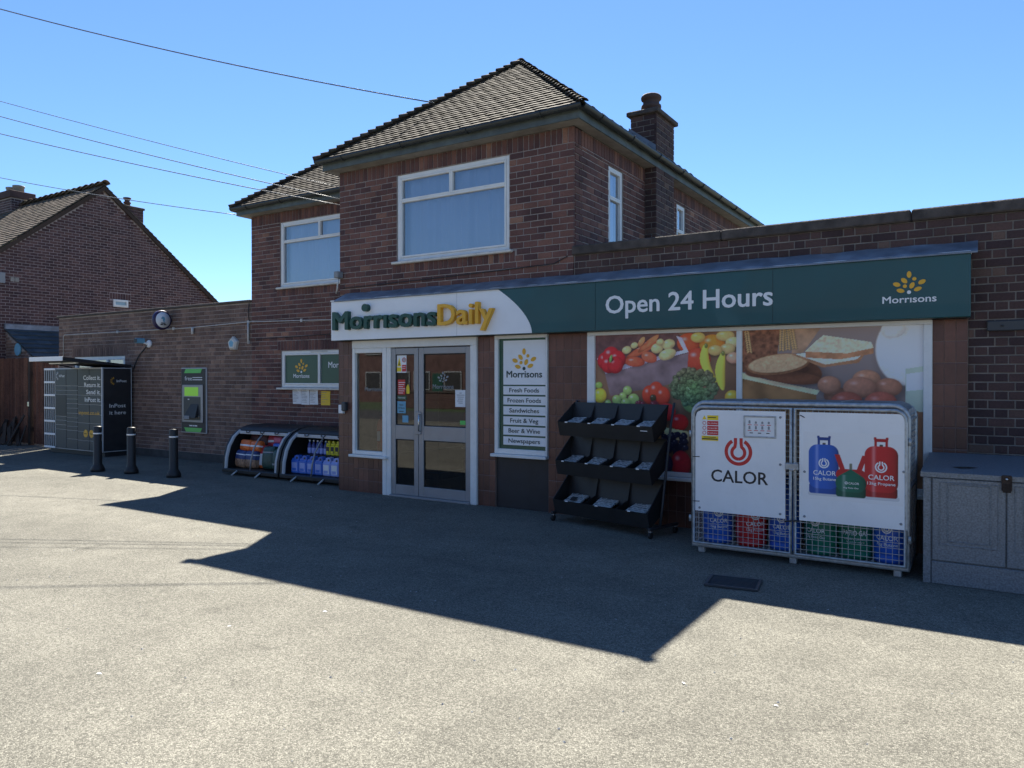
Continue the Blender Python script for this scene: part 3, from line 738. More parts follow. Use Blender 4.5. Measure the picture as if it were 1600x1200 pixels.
def leaf_door(x0, x1, nm, stiles=.085):
    mb = MB(); y0, y1 = 8.15, 8.2; z0, z1 = .03, 2.118
    mb.box(x0,x0+stiles,y0,y1,z0,z1,.005); mb.box(x1-stiles,x1,y0,y1,z0,z1,.005)
    for (a,b) in ((z0,z0+.14),(.82,1.02),(z1-.09,z1)): mb.box(x0+stiles,x1-stiles,y0+.002,y1,a,b,.005)
    d = mb.build('door', M['alu'], X, False)
    for (a,b) in ((z0+.14,.82),(1.02,z1-.09)):
        MB().quad((x0+stiles,8.175,a),(x1-stiles,8.175,a),(x1-stiles,8.175,b),(x0+stiles,8.175,b)).build('pane', M['glass_shop'], d, False)
        ga = MB(); ga.box(x0+stiles,x0+stiles+.012,8.165,8.18,a,b); ga.box(x1-stiles-.012,x1-stiles,8.165,8.18,a,b); ga.box(x0+stiles+.012,x1-stiles-.012,8.165,8.18,a,a+.012); ga.box(x0+stiles+.012,x1-stiles-.012,8.165,8.18,b-.012,b); ga.build('gasket', M['rubber'], d, False)
    return d
d1 = leaf_door(-7.25, -6.755, 'a', .075); d2 = leaf_door(-6.745, -5.848, 'b')
MB().box(-6.80,-6.70,8.13,8.16,.9,1.22,.008).build('push_plate', M['alu'], d2, False)
MB().tube([(-6.71,8.15,.95),(-6.71,8.11,.95),(-6.71,8.11,1.18),(-6.71,8.15,1.18)], .012, 8).build('handle', M['chrome'], d2)
bx('threshold', M['alu'], X, -7.25, -5.84, 8.1, 8.25, .0, .028, .004)
def sheet(parent, mat, x0, x1, z0, z1, y, name='notice', t=.002): return bx(name, mat, parent, x0, x1, y-t, y, z0, z1, 0)
# notices on the door glass (inside face of the glass is 8.175)
yd = 8.173
w_ = sheet(d1, M['card'], -7.165, -6.985, 1.77, 2.02, yd); 
MB().prism([(-7.155,1.86),(-7.08,1.86),(-7.1175,1.99)], yd-.003, yd-.002).build('warning_triangle', M['ink_y'], d1)
MB().prism([(-7.13,1.875),(-7.105,1.875),(-7.1175,1.935)], yd-.005, yd-.0035).build('warning_mark', M['ink'], d1)
sheet(d1, M['ink_y'], -7.16, -7.08, 1.785, 1.845, yd-.0025, 'warning_strip'); sheet(d1, M['calor_red'], -7.065, -6.99, 1.785, 1.88, yd-.0025, 'prohibition_strip')
MB().tube([(-7.0275+.03*math.cos(t*.393),yd-.004,1.95+.03*math.sin(t*.393)) for t in range(16)], .005, 5, True).build('prohibition_ring', M['calor_red'], d1)
sheet(d1, M['ink'], -7.034, -7.021, 1.93, 1.97, yd-.003, 'prohibition_mark')
for t, zz in ((.05,1.86),(.04,1.835)): sheet(d1, M['card'], -7.055, -7.0, zz-.008, zz-.002, yd-.006, 'lettering')
rs = sheet(d1, M['calor_red'], -7.145, -7.01, 1.46, 1.67, yd)
for i in range(6): sheet(d1, M['card'], -7.13, -7.045+.02*(i%3), 1.475+i*.03, 1.483+i*.03, yd-.0025, 'lettering')
yt = MB().prism([(-6.985,1.47),(-6.93,1.47),(-6.93,1.56),(-6.9575,1.61),(-6.985,1.56)], yd-.002, yd).build('notice', M['ink_y'], d1)
sheet(d1, M['vinyl_green'], -7.155, -6.985, 1.385, 1.44, yd); text('Morrisons', M['let_white'], d1, -7.07, 1.402, yd-.003, w=.13)
sheet(d1, M['ink_blue'], -7.155, -7.0, 1.19, 1.36, yd); text('Open', M['ink'], d1, -7.078, 1.30, yd-.003, w=.075, bold=.01); text('24 Hours', M['ink'], d1, -7.078, 1.255, yd-.003, w=.12, bold=.01); sheet(d1, M['ink'], -7.12, -7.035, 1.212, 1.222, yd-.003, 'lettering')
sheet(d1, M['ink_blue'], -7.06, -6.95, 1.06, 1.16, yd); text('Morrisons', M['vinyl_green'], d1, -7.02, 1.18, yd-.003, w=.09)
text('Morrisons', M['ink_grey'], d2, -6.33, 1.545, yd, w=.36, bold=.008)
leaf_logo(M['ink_grey'], M['ink_grey'], d2, -6.33, 1.645, yd, .115)
nt_ = sheet(d2, M['paper'], -6.12, -5.94, 1.30, 1.53, yd)
for i, (a, b) in enumerate(((.4,.6),(.15,.85),(.2,.8),(.25,.75),(.2,.7),(.3,.7))): sheet(d2, M['ink'], -6.12+.18*a, -6.12+.18*b, 1.485-i*.027, 1.491-i*.027, yd-.0025, 'lettering')
sheet(d2, M['atm_green'], -6.04, -5.94, 1.06, 1.115, yd); 
# poster window with range list
pf = MB(); pf.box(-5.454,-5.40,8.13,8.23,.71,2.2,.005); pf.box(-4.685,-4.662,8.13,8.23,.71,2.2,.005); pf.box(-5.40,-4.685,8.132,8.23,.71,.775,.005); pf.box(-5.454,-4.662,8.128,8.23,2.2,2.243,.005)
pw = pf.build('window', M['upvc'], X, False)
bx('sill', M['upvc'], pw, -5.49, -4.655, 8.08, 8.2, .668, .708, .006)
bx('window_vinyl', M['vinyl_green'], pw, -5.40, -4.685, 8.17, 8.18, .775, 2.2, 0)
px0, px1 = -5.335, -4.70
bx('logo_panel', M['card'], pw, px0, px1, 8.164, 8.169, 1.605, 2.175, 0)
pc = (px0+px1)/2
text('Morrisons', M['let_dark'], pw, pc, 1.70, 8.162, w=.53, h=.088, bold=.02)
leaf_logo(M['let_yellow'], M['let_dark'], pw, pc, 1.815, 8.163, .215)
for i, t in enumerate(('Fresh Foods','Frozen Foods','Sandwiches','Fruit & Veg','Beer & Wine','Newspapers')):
    zb = 1.478-i*.1305
    bx('range_strip', M['card'], pw, px0, px1, 8.164, 8.169, zb, zb+.108, 0)
    text(t, M['let_dark'], pw, pc, zb+.030, 8.162, w=(.445,.50,.445,.42,.47,.47)[i], h=.058, bold=.012)
# big display windows
bf = MB(); z0, z1 = .575, 2.2
bf.box(-4.10,-4.00,8.12,8.23,z0,z1,.005); bf.box(-.529,-.455,8.12,8.23,z0,z1,.005); bf.box(-2.305,-2.245,8.125,8.23,z0,z1,.005); bf.box(-4.10,-.455,8.122,8.23,z1,2.243,.005); bf.box(-4.0,-2.305,8.13,8.23,z0,z0+.05,.005); bf.box(-2.245,-.529,8.13,8.23,z0,z0+.05,.005)
bw = bf.build('window', M['upvc'], X, False)
bx('sill', M['upvc'], bw, -4.13, -.44, 8.07, 8.2, .532, .572, .006)
# shop interior behind the doors: floor, walls, ceiling, tubes
it = MB(); it.box(-8.3,-8.2,8.25,13.6,0,2.4); it.box(-4.5,-4.4,8.25,13.6,0,2.4); it.box(-8.3,-4.4,13.6,13.7,0,2.4)
it.build('inner_wall', M['wall_int'], X, False)
bx('inner_floor', M['floor_int'], X, -8.3, -4.4, 8.22, 13.6, .002, .02, 0); bx('ceiling', M['wall_int'], X, -8.3, -4.4, 8.25, 13.7, 2.4, 2.45, 0)
for k, yy in enumerate((9.4, 11.2, 12.8)): bx('ceiling_tube', M['tube_light'], X, -7.6, -5.2, yy, yy+.05, 2.34, 2.38, .01)
# ================================================================== SHOP SIGN
G = thing('shop_sign', 'long green and white fascia sign above the shop front', 'sign', (0,0,0))
SX0, SX1, SZ0, SZ1, SY = -8.28, -.144, 2.247, 2.825, 7.98
sb = bx('sign_box', M['sign_green'], G, SX0, SX1, SY, 8.13, SZ0, SZ1, .006)
pts = [(SX0+.002,SZ0+.004)]
n = 18; cv = []
for i in range(n+1):
    t = i/n; z = SZ0+.004+(SZ1-SZ0-.008)*t
    cv.append((-4.79-(.50)*(t**1.75), z))
pts += cv + [(SX0+.002,SZ1-.004)]
MB().prism(pts, SY-.004, SY-.0005).build('white_panel', M['sign_white'], G)
bx('top_trim', M['upvc'], G, SX0-.01, SX1+.005, SY-.012, 8.1, SZ1+.002, SZ1+.022, .003)
for i in range(1,4): bx('panel_joint', M['let_dark'], G, SX0+i*2.03+.3, SX0+i*2.03+.302, SY-.0046, SY-.002, SZ0+.004, SZ1-.004, 0)
text('Morrısons', M['let_green'], G, -7.22, 2.405, SY-.004, w=1.93, h=.27, depth=.065, bold=.02, name='raised_letters')
MB().prism([(-7.545+.06*math.cos(2*math.pi*k/16), 2.70+.055*math.sin(2*math.pi*k/16)) for k in range(16)], SY-.069, SY-.004).build('raised_dot', M['let_green'], G)
text('Daily', M['let_yellow'], G, -5.78, 2.40, SY-.004, w=.88, h=.29, depth=.065, bold=.014, name='raised_letters')
text('Open 24 Hours', M['let_white'], G, -2.835, 2.445, SY-.002, w=1.89, h=.21, bold=.016)
text('Morrısons', M['let_white'], G, -.64, 2.402, SY-.002, w=.45, h=.068, bold=.014)
leaf_logo(M['let_yellow'], M['let_white'], G, -.64, 2.50, SY-.0005, .165)

# ================================================================== WINDOW POSTERS (flat print)
class Canvas:
    def __init__(s, w, h, px):
        s.w, s.h = w, h; s.nx, s.ny = int(w/px), int(h/px)
        s.x, s.y = np.meshgrid(np.linspace(0, 1, s.nx), np.linspace(0, 1, s.ny)); s.c = np.zeros((s.ny, s.nx, 3)); s.asp = w/h
        s.n = {}; s.gain = 2.0
    def noise(s, f, seed=0):
        k = (f, seed)
        if k not in s.n:
            r = np.random.default_rng(seed+int(f*10)); a = np.zeros_like(s.x); amp = 1
            for o in range(3):
                gx = max(2, int(f*2**o)); gr = r.random((gx+2, gx+2))
                X_, Y_ = s.x*gx, s.y*gx; i, j = X_.astype(int), Y_.astype(int); fx, fy = X_-i, Y_-j
                fx = fx*fx*(3-2*fx); fy = fy*fy*(3-2*fy)
                v = (gr[j,i]*(1-fx)+gr[j,i+1]*fx)*(1-fy)+(gr[j+1,i]*(1-fx)+gr[j+1,i+1]*fx)*fy
                a += (v-.5)*amp; amp *= .5
            s.n[k] = a
        return s.n[k]
    def mix(s, m, col): s.c = s.c*(1-m[...,None])+np.asarray(col)*m[...,None]
    def ell(s, cx, cy, rx, ry, col, ang=0, shade=.6, tex=0, tf=30, hl=.25, edge=.06, rough=0, drop=True):
        a = R(ang); dx, dy = s.x-cx, (s.y-cy)
        u = (dx*math.cos(a)+dy*math.sin(a))/rx; v = (-dx*math.sin(a)+dy*math.cos(a))/ry
        q = np.sqrt(u*u+v*v)+(s.noise(18,3)*rough if rough else 0)
        sh = np.clip((1.30-np.sqrt(((dx-.16*rx)/rx)**2+((dy-.24*ry)/ry)**2))/.42, 0, 1)*(.30 if drop else 0)
        s.c = s.c*(1-sh[...,None])
        m = np.clip((1-q)/edge, 0, 1); z = np.sqrt(np.clip(1-q*q, 0, 1))
        lam = np.clip(.30*-(dx/rx)*.6 + .45*-(dy/ry)*.6 + z*.75, 0, 1.2)
        f = (1-shade+shade*lam)*(1+.16*s.noise(55,2)+.10*s.noise(110,4))
        if tex: f = f*(1+tex*s.noise(tf, 5)*2)
        col_ = np.asarray(s2l(*col))*f[...,None]
        hlm = np.clip(1-np.hypot((dx/rx+.35)/.35, (dy/ry+.4)/.28), 0, 1)**1.5*hl
        col_ = col_+hlm[...,None]
        s.c = s.c*(1-m[...,None])+np.clip(col_,0,1)*m[...,None]
    def poly(s, P, col, tex=0, tf=30, grad=None, soft=0):
        m = np.zeros_like(s.x, bool); n = len(P)
        for i in range(n):
            (x0,y0),(x1,y1) = P[i], P[(i+1)%n]
            if y0 == y1: continue
            cnd = ((y0 > s.y) != (y1 > s.y)) & (s.x < (x1-x0)*(s.y-y0)/(y1-y0)+x0); m ^= cnd
        f = 1+(tex*s.noise(tf,8)*2 if tex else 0)
        cc = np.asarray(s2l(*col))*np.ones_like(s.c)
        if grad is not None: # (ax,ay,k): brightness ramp
            f = f*(1+grad[2]*((s.x-.5)*grad[0]+(s.y-.5)*grad[1]))
        cc = np.clip(cc*(f[...,None] if not np.isscalar(f) else f), 0, 1)
        s.c = np.where(m[...,None], cc, s.c)
    def sheet(s, name, parent, x0, z1, y):
        X_ = x0+s.x*s.w; Z_ = z1-s.y*s.h
        P = np.stack([X_.ravel(), np.full(X_.size, y), Z_.ravel()], 1)
        i, j = np.meshgrid(np.arange(s.nx-1), np.arange(s.ny-1)); a = (j*s.nx+i).ravel()
        F = np.stack([a+s.nx, a+s.nx+1, a+1, a], 1)
        me = bpy.data.meshes.new(name); me.from_pydata(P.tolist(), [], F.tolist())
        at = me.color_attributes.new('print', 'FLOAT_COLOR', 'POINT')
        d = np.ones((P.shape[0],4), np.float32); d[:,:3] = np.clip(s.c.reshape(-1,3)*s.gain, 0, .82); at.data.foreach_set('color', d.ravel())
        me.materials.append(M['print']); me.update(); return link(name, me, parent)
# left poster: crate of vegetables and fruit
K = Canvas(1.695, 1.575, .0062); Q = lambda x, y: ((x-220)/705, (y-118+(x-220)*.03)/690)
K.c[:] = np.asarray(s2l(120,88,66)); K.c *= (1-.35*K.y+.5*K.noise(4))[...,None]; K.c = np.clip(K.c, 0.01, 1)
K.poly([Q(215,120),Q(640,95),Q(740,200),Q(300,330),Q(215,240)], (92,62,60), .25)
def E_(x, y, rx, ry, col, ang=0, **k): a, b = Q(x, y); K.ell(a, b, rx/705, ry/690, col, ang, **k)
E_(700,155,58,50,(206,84,48)); E_(745,235,62,58,(196,72,48)); E_(812,160,62,48,(224,132,48)); E_(745,128,36,26,(226,176,96)); E_(872,120,44,26,(214,176,110)); E_(908,150,36,26,(216,186,132)); E_(882,182,36,26,(205,170,112)); E_(826,190,34,26,(205,165,100)); E_(910,225,34,28,(208,150,120))
K.poly([Q(640,120),Q(668,128),Q(700,200),Q(275,318),Q(228,240),Q(236,232),Q(282,290),Q(676,190)], (176,164,178), .15)
K.poly([Q(272,318),Q(700,204),Q(690,330),Q(610,360),Q(300,432)], (104,84,84), .3, 12, (0,1,-1.2))
for (x,y,rx,ry,a,c) in ((470,190,100,20,-28,(222,106,70)),(500,160,70,16,-40,(226,120,78)),(430,252,55,26,4,(216,92,62)),(505,228,42,28,20,(220,100,70)),(465,150,30,14,-60,(228,140,92))): E_(x,y,rx,ry,c,a,tex=.15,tf=40)
for (x,y,rx,ry) in ((388,192,26,20),(428,168,20,16),(545,182,32,26),(602,162,34,26),(596,212,46,28),(560,150,20,16)): E_(x,y,rx,ry,(216,184,126),-20,tex=.12)
for (dx,dy,r) in ((-30,10,46),(0,-16,48),(34,2,46),(-12,30,44),(22,30,44)): E_(305+dx,240+dy,r,r*1.05,(206,40,46),shade=.75,hl=.3)
E_(303,242,15,13,(110,30,34),hl=0); E_(303,238,7,22,(120,160,84),12)
# bananas
for (x,y,a) in ((805,255,8),(862,292,-6)):
    p, q = Q(x, y); u = (K.x-p); v = (K.y-q); L_ = 90/690; t = np.clip((v+L_)/(2*L_),0,1); cx_ = p+(.022 if a > 0 else -.012)*np.sin(t*math.pi)*(-1 if a > 0 else 1)*1.6+(t-.5)*(.07 if a > 0 else .0)
    wd = .032*np.sqrt(np.clip(np.sin(np.clip(t*.94+.05,0,1)*math.pi),0,1)); d = (K.x-cx_)/np.maximum(wd,1e-4)
    m = ((np.abs(d) < 1) & (t > 0) & (t < 1)).astype(float); f = (.55+.45*np.sqrt(np.clip(1-d*d,0,1))-.18*d)
    K.c = K.c*(1-m[...,None])+np.clip((np.asarray(s2l(222,196,84))*(1-t[...,None])*.2+np.asarray(s2l(214,184,72))*.8)*f[...,None],0,1)*m[...,None]
    E_(x-(22 if a>0 else 0), y-88, 8, 12, (120,120,60))
E_(905,412,36,34,(222,160,62))
E_(640,380,24,34,(150,178,96)); E_(720,420,60,80,(118,146,88))
rr_ = random.Random(3)
for i in range(150):
    a = rr_.random()*6.283; q = rr_.random()**.5; E_(725+108*q*math.cos(a), 372+92*q*math.sin(a), 15, 14, (84+int(40*(1-q*math.sin(a))*.5),112+int(22*(1-q)),80), hl=.04, tex=.5, tf=90, shade=.8, drop=(i%3==0))
E_(245,432,36,40,(222,186,64)); E_(238,378,20,18,(150,176,84))
for (x,y,r) in ((392,400,24),(368,430,20),(335,450,25),(424,444,30),(383,465,26),(288,470,18),(350,480,16)): E_(x,y,r,r,(156,176,98),hl=.35)
for (dx,dy,r) in ((-34,0,38),(0,-18,40),(34,4,38)): E_(540+dx,418+dy,r,r*1.3,(216,66,42),shade=.75)
E_(525,432,16,18,(70,60,36))
for i in range(26): E_(500+rr_.uniform(-55,55),478+rr_.uniform(-22,30),13,13,(126,44,52),hl=.3)
E_(592,500,48,46,(204,48,44)); E_(657,548,44,42,(200,44,42))
K.poly([Q(560,575),Q(700,590),Q(700,640),Q(560,630)], (196,168,122), .2)
for i in range(60): E_(622+rr_.uniform(-90,70),650+rr_.uniform(-50,55),15,15,(42,40,60),hl=.22)
E_(664,752,50,66,(168,40,48)); E_(590,760,36,50,(52,46,66)); E_(480,640,90,80,(180,120,70)); E_(330,620,90,80,(150,150,80)); E_(820,620,100,120,(190,120,60)); E_(300,760,80,70,(170,70,60)); E_(420,780,80,60,(90,120,70)); E_(800,790,80,60,(196,60,50))
K.sheet('poster', bw, -4.0, 2.2, 8.155)
# right poster: bread, eggs and milk
K = Canvas(1.716, 1.575, .0062); K.gain = 1.8; Q = lambda x, y: ((x-718)/780, (y-62+(x-718)*.028)/735)
K.c[:] = np.asarray(s2l(120,104,98)); K.c *= (1.05-.55*K.y+.2*K.x)[...,None]
def E_(x, y, rx, ry, col, ang=0, **k): a, b = Q(x, y); K.ell(a, b, rx/780, ry/735, col, ang, **k)
K.poly([Q(700,40),Q(900,40),Q(880,200),Q(820,270),Q(700,270)], (112,70,48), .5, 45, (-1,.4,.5))
K.poly([Q(940,40),Q(1085,40),Q(1040,110),Q(1000,170),Q(950,175)], (150,116,90), .25, 20)
for (x0,y0,a) in ((738,120,80),(925,105,85),(905,110,92),(945,100,78)):
    for k in range(10):
        for sgn in (-1,1): E_(x0+sgn*7+k*math.cos(R(a))*9, y0-50+k*11, 9, 4.5, (186,148,98), sgn*55, hl=.05)
K.poly([Q(700,268),Q(830,305),Q(1075,350),Q(1060,372),Q(940,372),Q(700,318)], (206,178,140), .1)
K.poly([Q(700,300),Q(1060,372),Q(1060,520),Q(700,520)], (146,104,66), .35, 9)
E_(985,262,104,62,(128,78,52),14,shade=.4,hl=0); E_(880,262,152,34,(112,66,44),-4,shade=.4,hl=0); E_(950,292,140,32,(120,72,48),6,shade=.4,hl=0)
E_(884,228,152,52,(150,100,66),-7,shade=.25,tex=.2,tf=60,hl=0); E_(884,224,142,44,(188,150,112),-7,shade=.1,tex=.16,tf=80,hl=0)
K.poly([Q(950,180),Q(1085,240),Q(1240,215),Q(1262,180),Q(1210,175)], (150,104,72), .2)
K.poly([Q(965,178),Q(1100,226),Q(1230,200),Q(1262,168),Q(1000,172)], (216,192,164), .15, 40)
K.poly([Q(1010,160),Q(1012,194),Q(1160,200),Q(1302,172),Q(1298,128)], (164,112,78), .2)
K.poly([Q(1008,165),Q(1050,120),Q(1090,86),Q(1180,100),Q(1290,118),Q(1302,145),Q(1190,172)], (208,180,150), .22, 60)
E_(1440,150,135,170,(224,216,208),shade=.45,hl=.1); E_(1380,60,50,40,(214,206,198),shade=.4)
K.poly([Q(1428,240),Q(1500,225),Q(1500,560),Q(1432,560)], (150,158,142), .1, 8, (0,1,-.8)); K.poly([Q(1432,262),Q(1500,250),Q(1500,330),Q(1432,340)], (206,208,198), .05)
for (x,y,rx,ry,c) in ((1150,372,60,40,(140,94,72)),(1115,322,52,44,(178,122,94)),(1272,290,60,44,(184,128,98)),(1360,326,58,44,(170,114,88)),(1245,330,72,50,(176,118,92)),(1190,400,70,50,(170,92,72)),(1330,400,70,56,(178,96,76))): E_(x,y,rx,ry,c,0,shade=.6,hl=.12)
K.poly([Q(1040,430),Q(1500,430),Q(1500,900),Q(700,900),Q(700,520),Q(1060,520)], (120,84,60), .3, 8)
K.sheet('poster', bw, -2.245, 2.2, 8.155)

# ================================================================== NEIGHBOUR HOUSE
NX = -23.0; NA = 12.7; NZ = 7.62; NS = .81
Nb = thing('neighbour_house', 'brown brick gabled house beyond the fence on the far left', 'house', (NX,12,0))
Nb.location = (0,0,0)
def ztop(u): return NZ-.12-NS*abs(8.6+u-NA)
ng = MB().prism([(8.607,0),(17.4,0),(17.4,NZ-.13-NS*(17.4-NA)),(NA,NZ-.13),(8.607,NZ-.13-NS*(NA-8.6))], NX-.25, NX-.007, 'x').build('wall', M['mortar_nb'], Nb)
nwin = (12.995-8.6, 13.467-8.6, 3.93, 4.16)
emit(ng, 'brick', 'brick', brick_mats((NX,8.6), 'y', 8.8, 0.0, NZ, 'stretcher', [nwin], [(nwin[0]-.1,nwin[1]+.1,4.16,4.36)], ztop), M['brick_nb'], 300, lambda p: p.z < 3.35 or (p.y > 11 and p.z < 3.9))
bx('wall', M['mortar_nb'], Nb, NX-11, NX-.26, 8.6, 8.8, 0, 4.4, 0)
window(Nb, 12.995, 13.467, 3.93, 4.16, NX+.06, '+x', fw=.035, sill=0, curtain=True)
# roof: two slopes with tiles on the one that shows
el = (NA-8.35)*math.hypot(1,NS); ez = NZ-NS*(NA-8.35)
nr = MB(); nr.add([(NX+.08,8.35,ez),(NX+.08,NA,NZ),(NX-11.2,NA,NZ),(NX-11.2,8.35,ez)], [(0,1,2,3)]); nr.add([(NX+.08,NA,NZ),(NX+.08,17.7,NZ-NS*5),(NX-11.2,17.7,NZ-NS*5),(NX-11.2,NA,NZ)], [(0,1,2,3)])
nroof = nr.build('roof', M['felt'], Nb, False)
emit(nroof, 'roof_tile', 'tile', tile_mats((NX-11.2,8.35,ez), (1,0,0), (0,1,NS), [(0,-.03),(11.27,-.03),(11.27,el),(0,el)], w=.22, g=.17, th=.02), M['roof_tile_nb'], 0, rest_name='roof_tiling')
emit(nroof, 'roof_tile', 'tile', tile_mats((NX+.08,17.7,NZ-NS*5), (-1,0,0), (0,-1,NS), [(0,-.03),(1.2,-.03),(1.2,5*math.hypot(1,NS)),(0,5*math.hypot(1,NS))], w=.22, g=.17, th=.02), M['roof_tile_nb'], 0, rest_name='roof_tiling')
emit(nroof, 'ridge_tile', 'bonnet', bonnet_mats((NX+.1,NA,NZ+.02), (NX-11.2,NA,NZ+.02), 32, w=.26, h=.13), M['roof_tile_nb'], 20)
vb = MB()
for sgn, y1, z1_ in ((-1,8.35,ez),(1,17.7,NZ-NS*5)):
    vb.add([(NX+.09,NA,NZ-.02),(NX+.09,y1,z1_-.02),(NX+.09,y1,z1_-.16),(NX+.09,NA,NZ-.16),(NX+.06,NA,NZ-.02),(NX+.06,y1,z1_-.02),(NX+.06,y1,z1_-.16),(NX+.06,NA,NZ-.16)], [(0,1,2,3),(7,6,5,4),(0,4,5,1),(3,2,6,7)])
vb.build('verge_board', M['timber_dark'], Nb)
nc = MB().box(NX-.55, NX-.012, 13.4, 14.0, 6.0, 7.12).build('chimney', M['mortar_nb'], Nb, False)
emit(nc, 'brick', 'brick', [m for m in brick_mats((NX+.003,13.4), 'y', .6, 6.72, 7.1)] + brick_mats((NX-.55,13.396), 'x', .55, 6.9, 7.1), M['brick_nb'], 40)
bx('chimney_cap', M['coping'], nc, NX-.58, NX+.03, 13.36, 14.04, 7.1, 7.17, .01)
MB().lathe([(.1,0),(.085,.1),(.11,.12),(.11,.16),(.07,.18),(.09,.26),(.12,.27),(.12,.3),(0,.31)], (NX-.27,13.62,7.17), 12).build('chimney_pot', M['terracotta'], nc)
n2_ = MB().box(-29.0, -28.05, 12.35, 13.05, 6.5, 8.05).build('chimney', M['mortar_nb'], Nb, False)
emit(n2_, 'brick', 'brick', brick_mats((-29.003,12.345), 'x', .955, 7.0, 7.86) + brick_mats((-28.045,12.35), 'y', .7, 7.0, 7.86), M['brick_nb'], 60)
bx('chimney_cap', M['brick_dark'], n2_, -29.06, -27.99, 12.29, 13.11, 7.86, 8.10, .01)
for xx in (-28.78, -28.3): MB().lathe([(.17,0),(.17,.18),(.19,.19),(.19,.24),(.12,.25)], (xx,12.7,8.10), 14).build('chimney_pot', M['soffit'], n2_)
vv = MB().box(NX-.01, NX+.02, 10.1, 10.2, 4.40, 4.52, .005).box(NX-.01, NX+.02, 10.215, 10.315, 4.40, 4.52, .005).build('air_vent', M['soffit'], Nb, False)
bx('meter_box', M['ink_grey'], Nb, NX-.01, NX+.05, 9.5, 9.95, 4.33, 4.62)
# lean-to against the gable
lt = thing('lean_to', 'small brick lean-to with blue-grey tiled roof against the far gable', 'outbuilding', (0,0,0))
lw = MB().prism([(-23,0),(-21.5,0),(-21.5,2.22),(-23,2.98)], 9.98, 10.2).build('wall', M['mortar'], lt)
emit(lw, 'brick', 'brick', brick_mats((-23,9.975), 'x', 1.5, 1.6, 3.0, 'stretcher', (), (), lambda u: 2.96-u*.51), M['brick_tan'], 60)
MB().box(-21.72,-21.5,10.2,13.4,0,2.2).build('wall', M['mortar'], lt)
lr = MB().add([(-21.38,9.93,2.24),(-21.38,13.5,2.24),(-23,13.5,3.07),(-23,9.93,3.07)], [(0,1,2,3)]).build('roof', M['felt'], lt, False)
emit(lr, 'roof_tile', 'tile', tile_mats((-21.38,9.93,2.24), (0,1,0), (-1.62,0,.83), [(0,-.02),(3.57,-.02),(3.57,1.82),(0,1.82)], w=.33, g=.27, th=.022), M['slate_blue'], 80)
bx('lead_flashing', M['lead'], lt, -23, -22.9, 9.93, 13.5, 3.06, 3.2)
MB().prism([(-22.25+.16*math.cos(2*math.pi*k/20), 2.48+.17*math.sin(2*math.pi*k/20)) for k in range(20)], 9.93, 9.965).build('round_plate', M['ink_blue'], lt)

# ================================================================== FENCE
fe = thing('board_fence', 'tall brown vertical-board fence between the side extension and neighbour', 'fence', (0,0,0))
fb_ = MB().box(-25.4,-19.25,9.52,9.56,.35,.45).box(-25.4,-19.25,9.52,9.56,1.75,1.85).build('rail', M['timber_dark'], fe, False)
bm0 = MB().box(-.045,.045,-.009,.009,0,2.17,.003).mesh('board', False); bm0.materials.append(M['timber'])
xx = -25.4; i = 0
while xx < -19.3:
    if not (-20.62 < xx < -20.5):
        o = link('board', bm0, fe); o.location = (xx, 9.505+random.gauss(0,.004), .04); o.scale = (random.uniform(.96,1.04),1,random.uniform(.995,1.01)); o.rotation_euler = (0,random.gauss(0,.003),0)
    xx += .098
bx('gate_post', M['timber_dark'], fe, -20.62, -20.5, 9.44, 9.54, 0, 2.2, .008)
bx('latch', M['chrome'], fe, -20.60, -20.52, 9.42, 9.44, .98, 1.10)
tp = thing('timber_heap', 'dark heap of broken boards leaning at the foot of the fence', 'timber', (0,0,0))
for k in range(11):
    o = MB().box(-.06,.06,-.012,.012,0,random.uniform(.5,.95),.004).build('board', M['timber_dark'], tp, False)
    o.location = (-21.9+k*.15+random.uniform(-.05,.05), 9.16+random.uniform(-.1,.1), 0.02); o.rotation_euler = (R(random.uniform(-24,-12)), R(random.uniform(-38,38)), R(random.uniform(-20,20)))

# ================================================================== PARCEL LOCKER
Lk = thing('parcel_locker', 'dark grey parcel locker with small doors and projecting canopy against the wall', 'parcel locker', (0,0,0))
LX0, LX1, LY0, LY1, LZ0, LZ1 = -18.37, -15.98, 8.79, 9.44, .10, 1.93
bx('body', M['locker'], Lk, LX0, LX1, LY0, LY1, LZ0, LZ1, .008)
bx('plinth', M['black_panel'], Lk, LX0+.05, LX1-.05, LY0+.08, LY1, 0, LZ0, .004)
bx('front_trim', M['locker_line'], Lk, LX0, LX1, LY0-.006, LY0-.001, LZ0+.005, LZ1-.005, 0)
cw = (LX1-LX0)/5
def zz_(y): return LZ0+.02+(LZ1-.03-LZ0-.02)*(955-y)/(955-163)
cols = [None, [163,330,375,418,635,675,720,765,955], [163,330,375,418,460,505,550,600,645,685,730,770,855,955], [163,335,420,510,605,690,775,860,955], [163,335,420,510,605,690,775,860,955]]
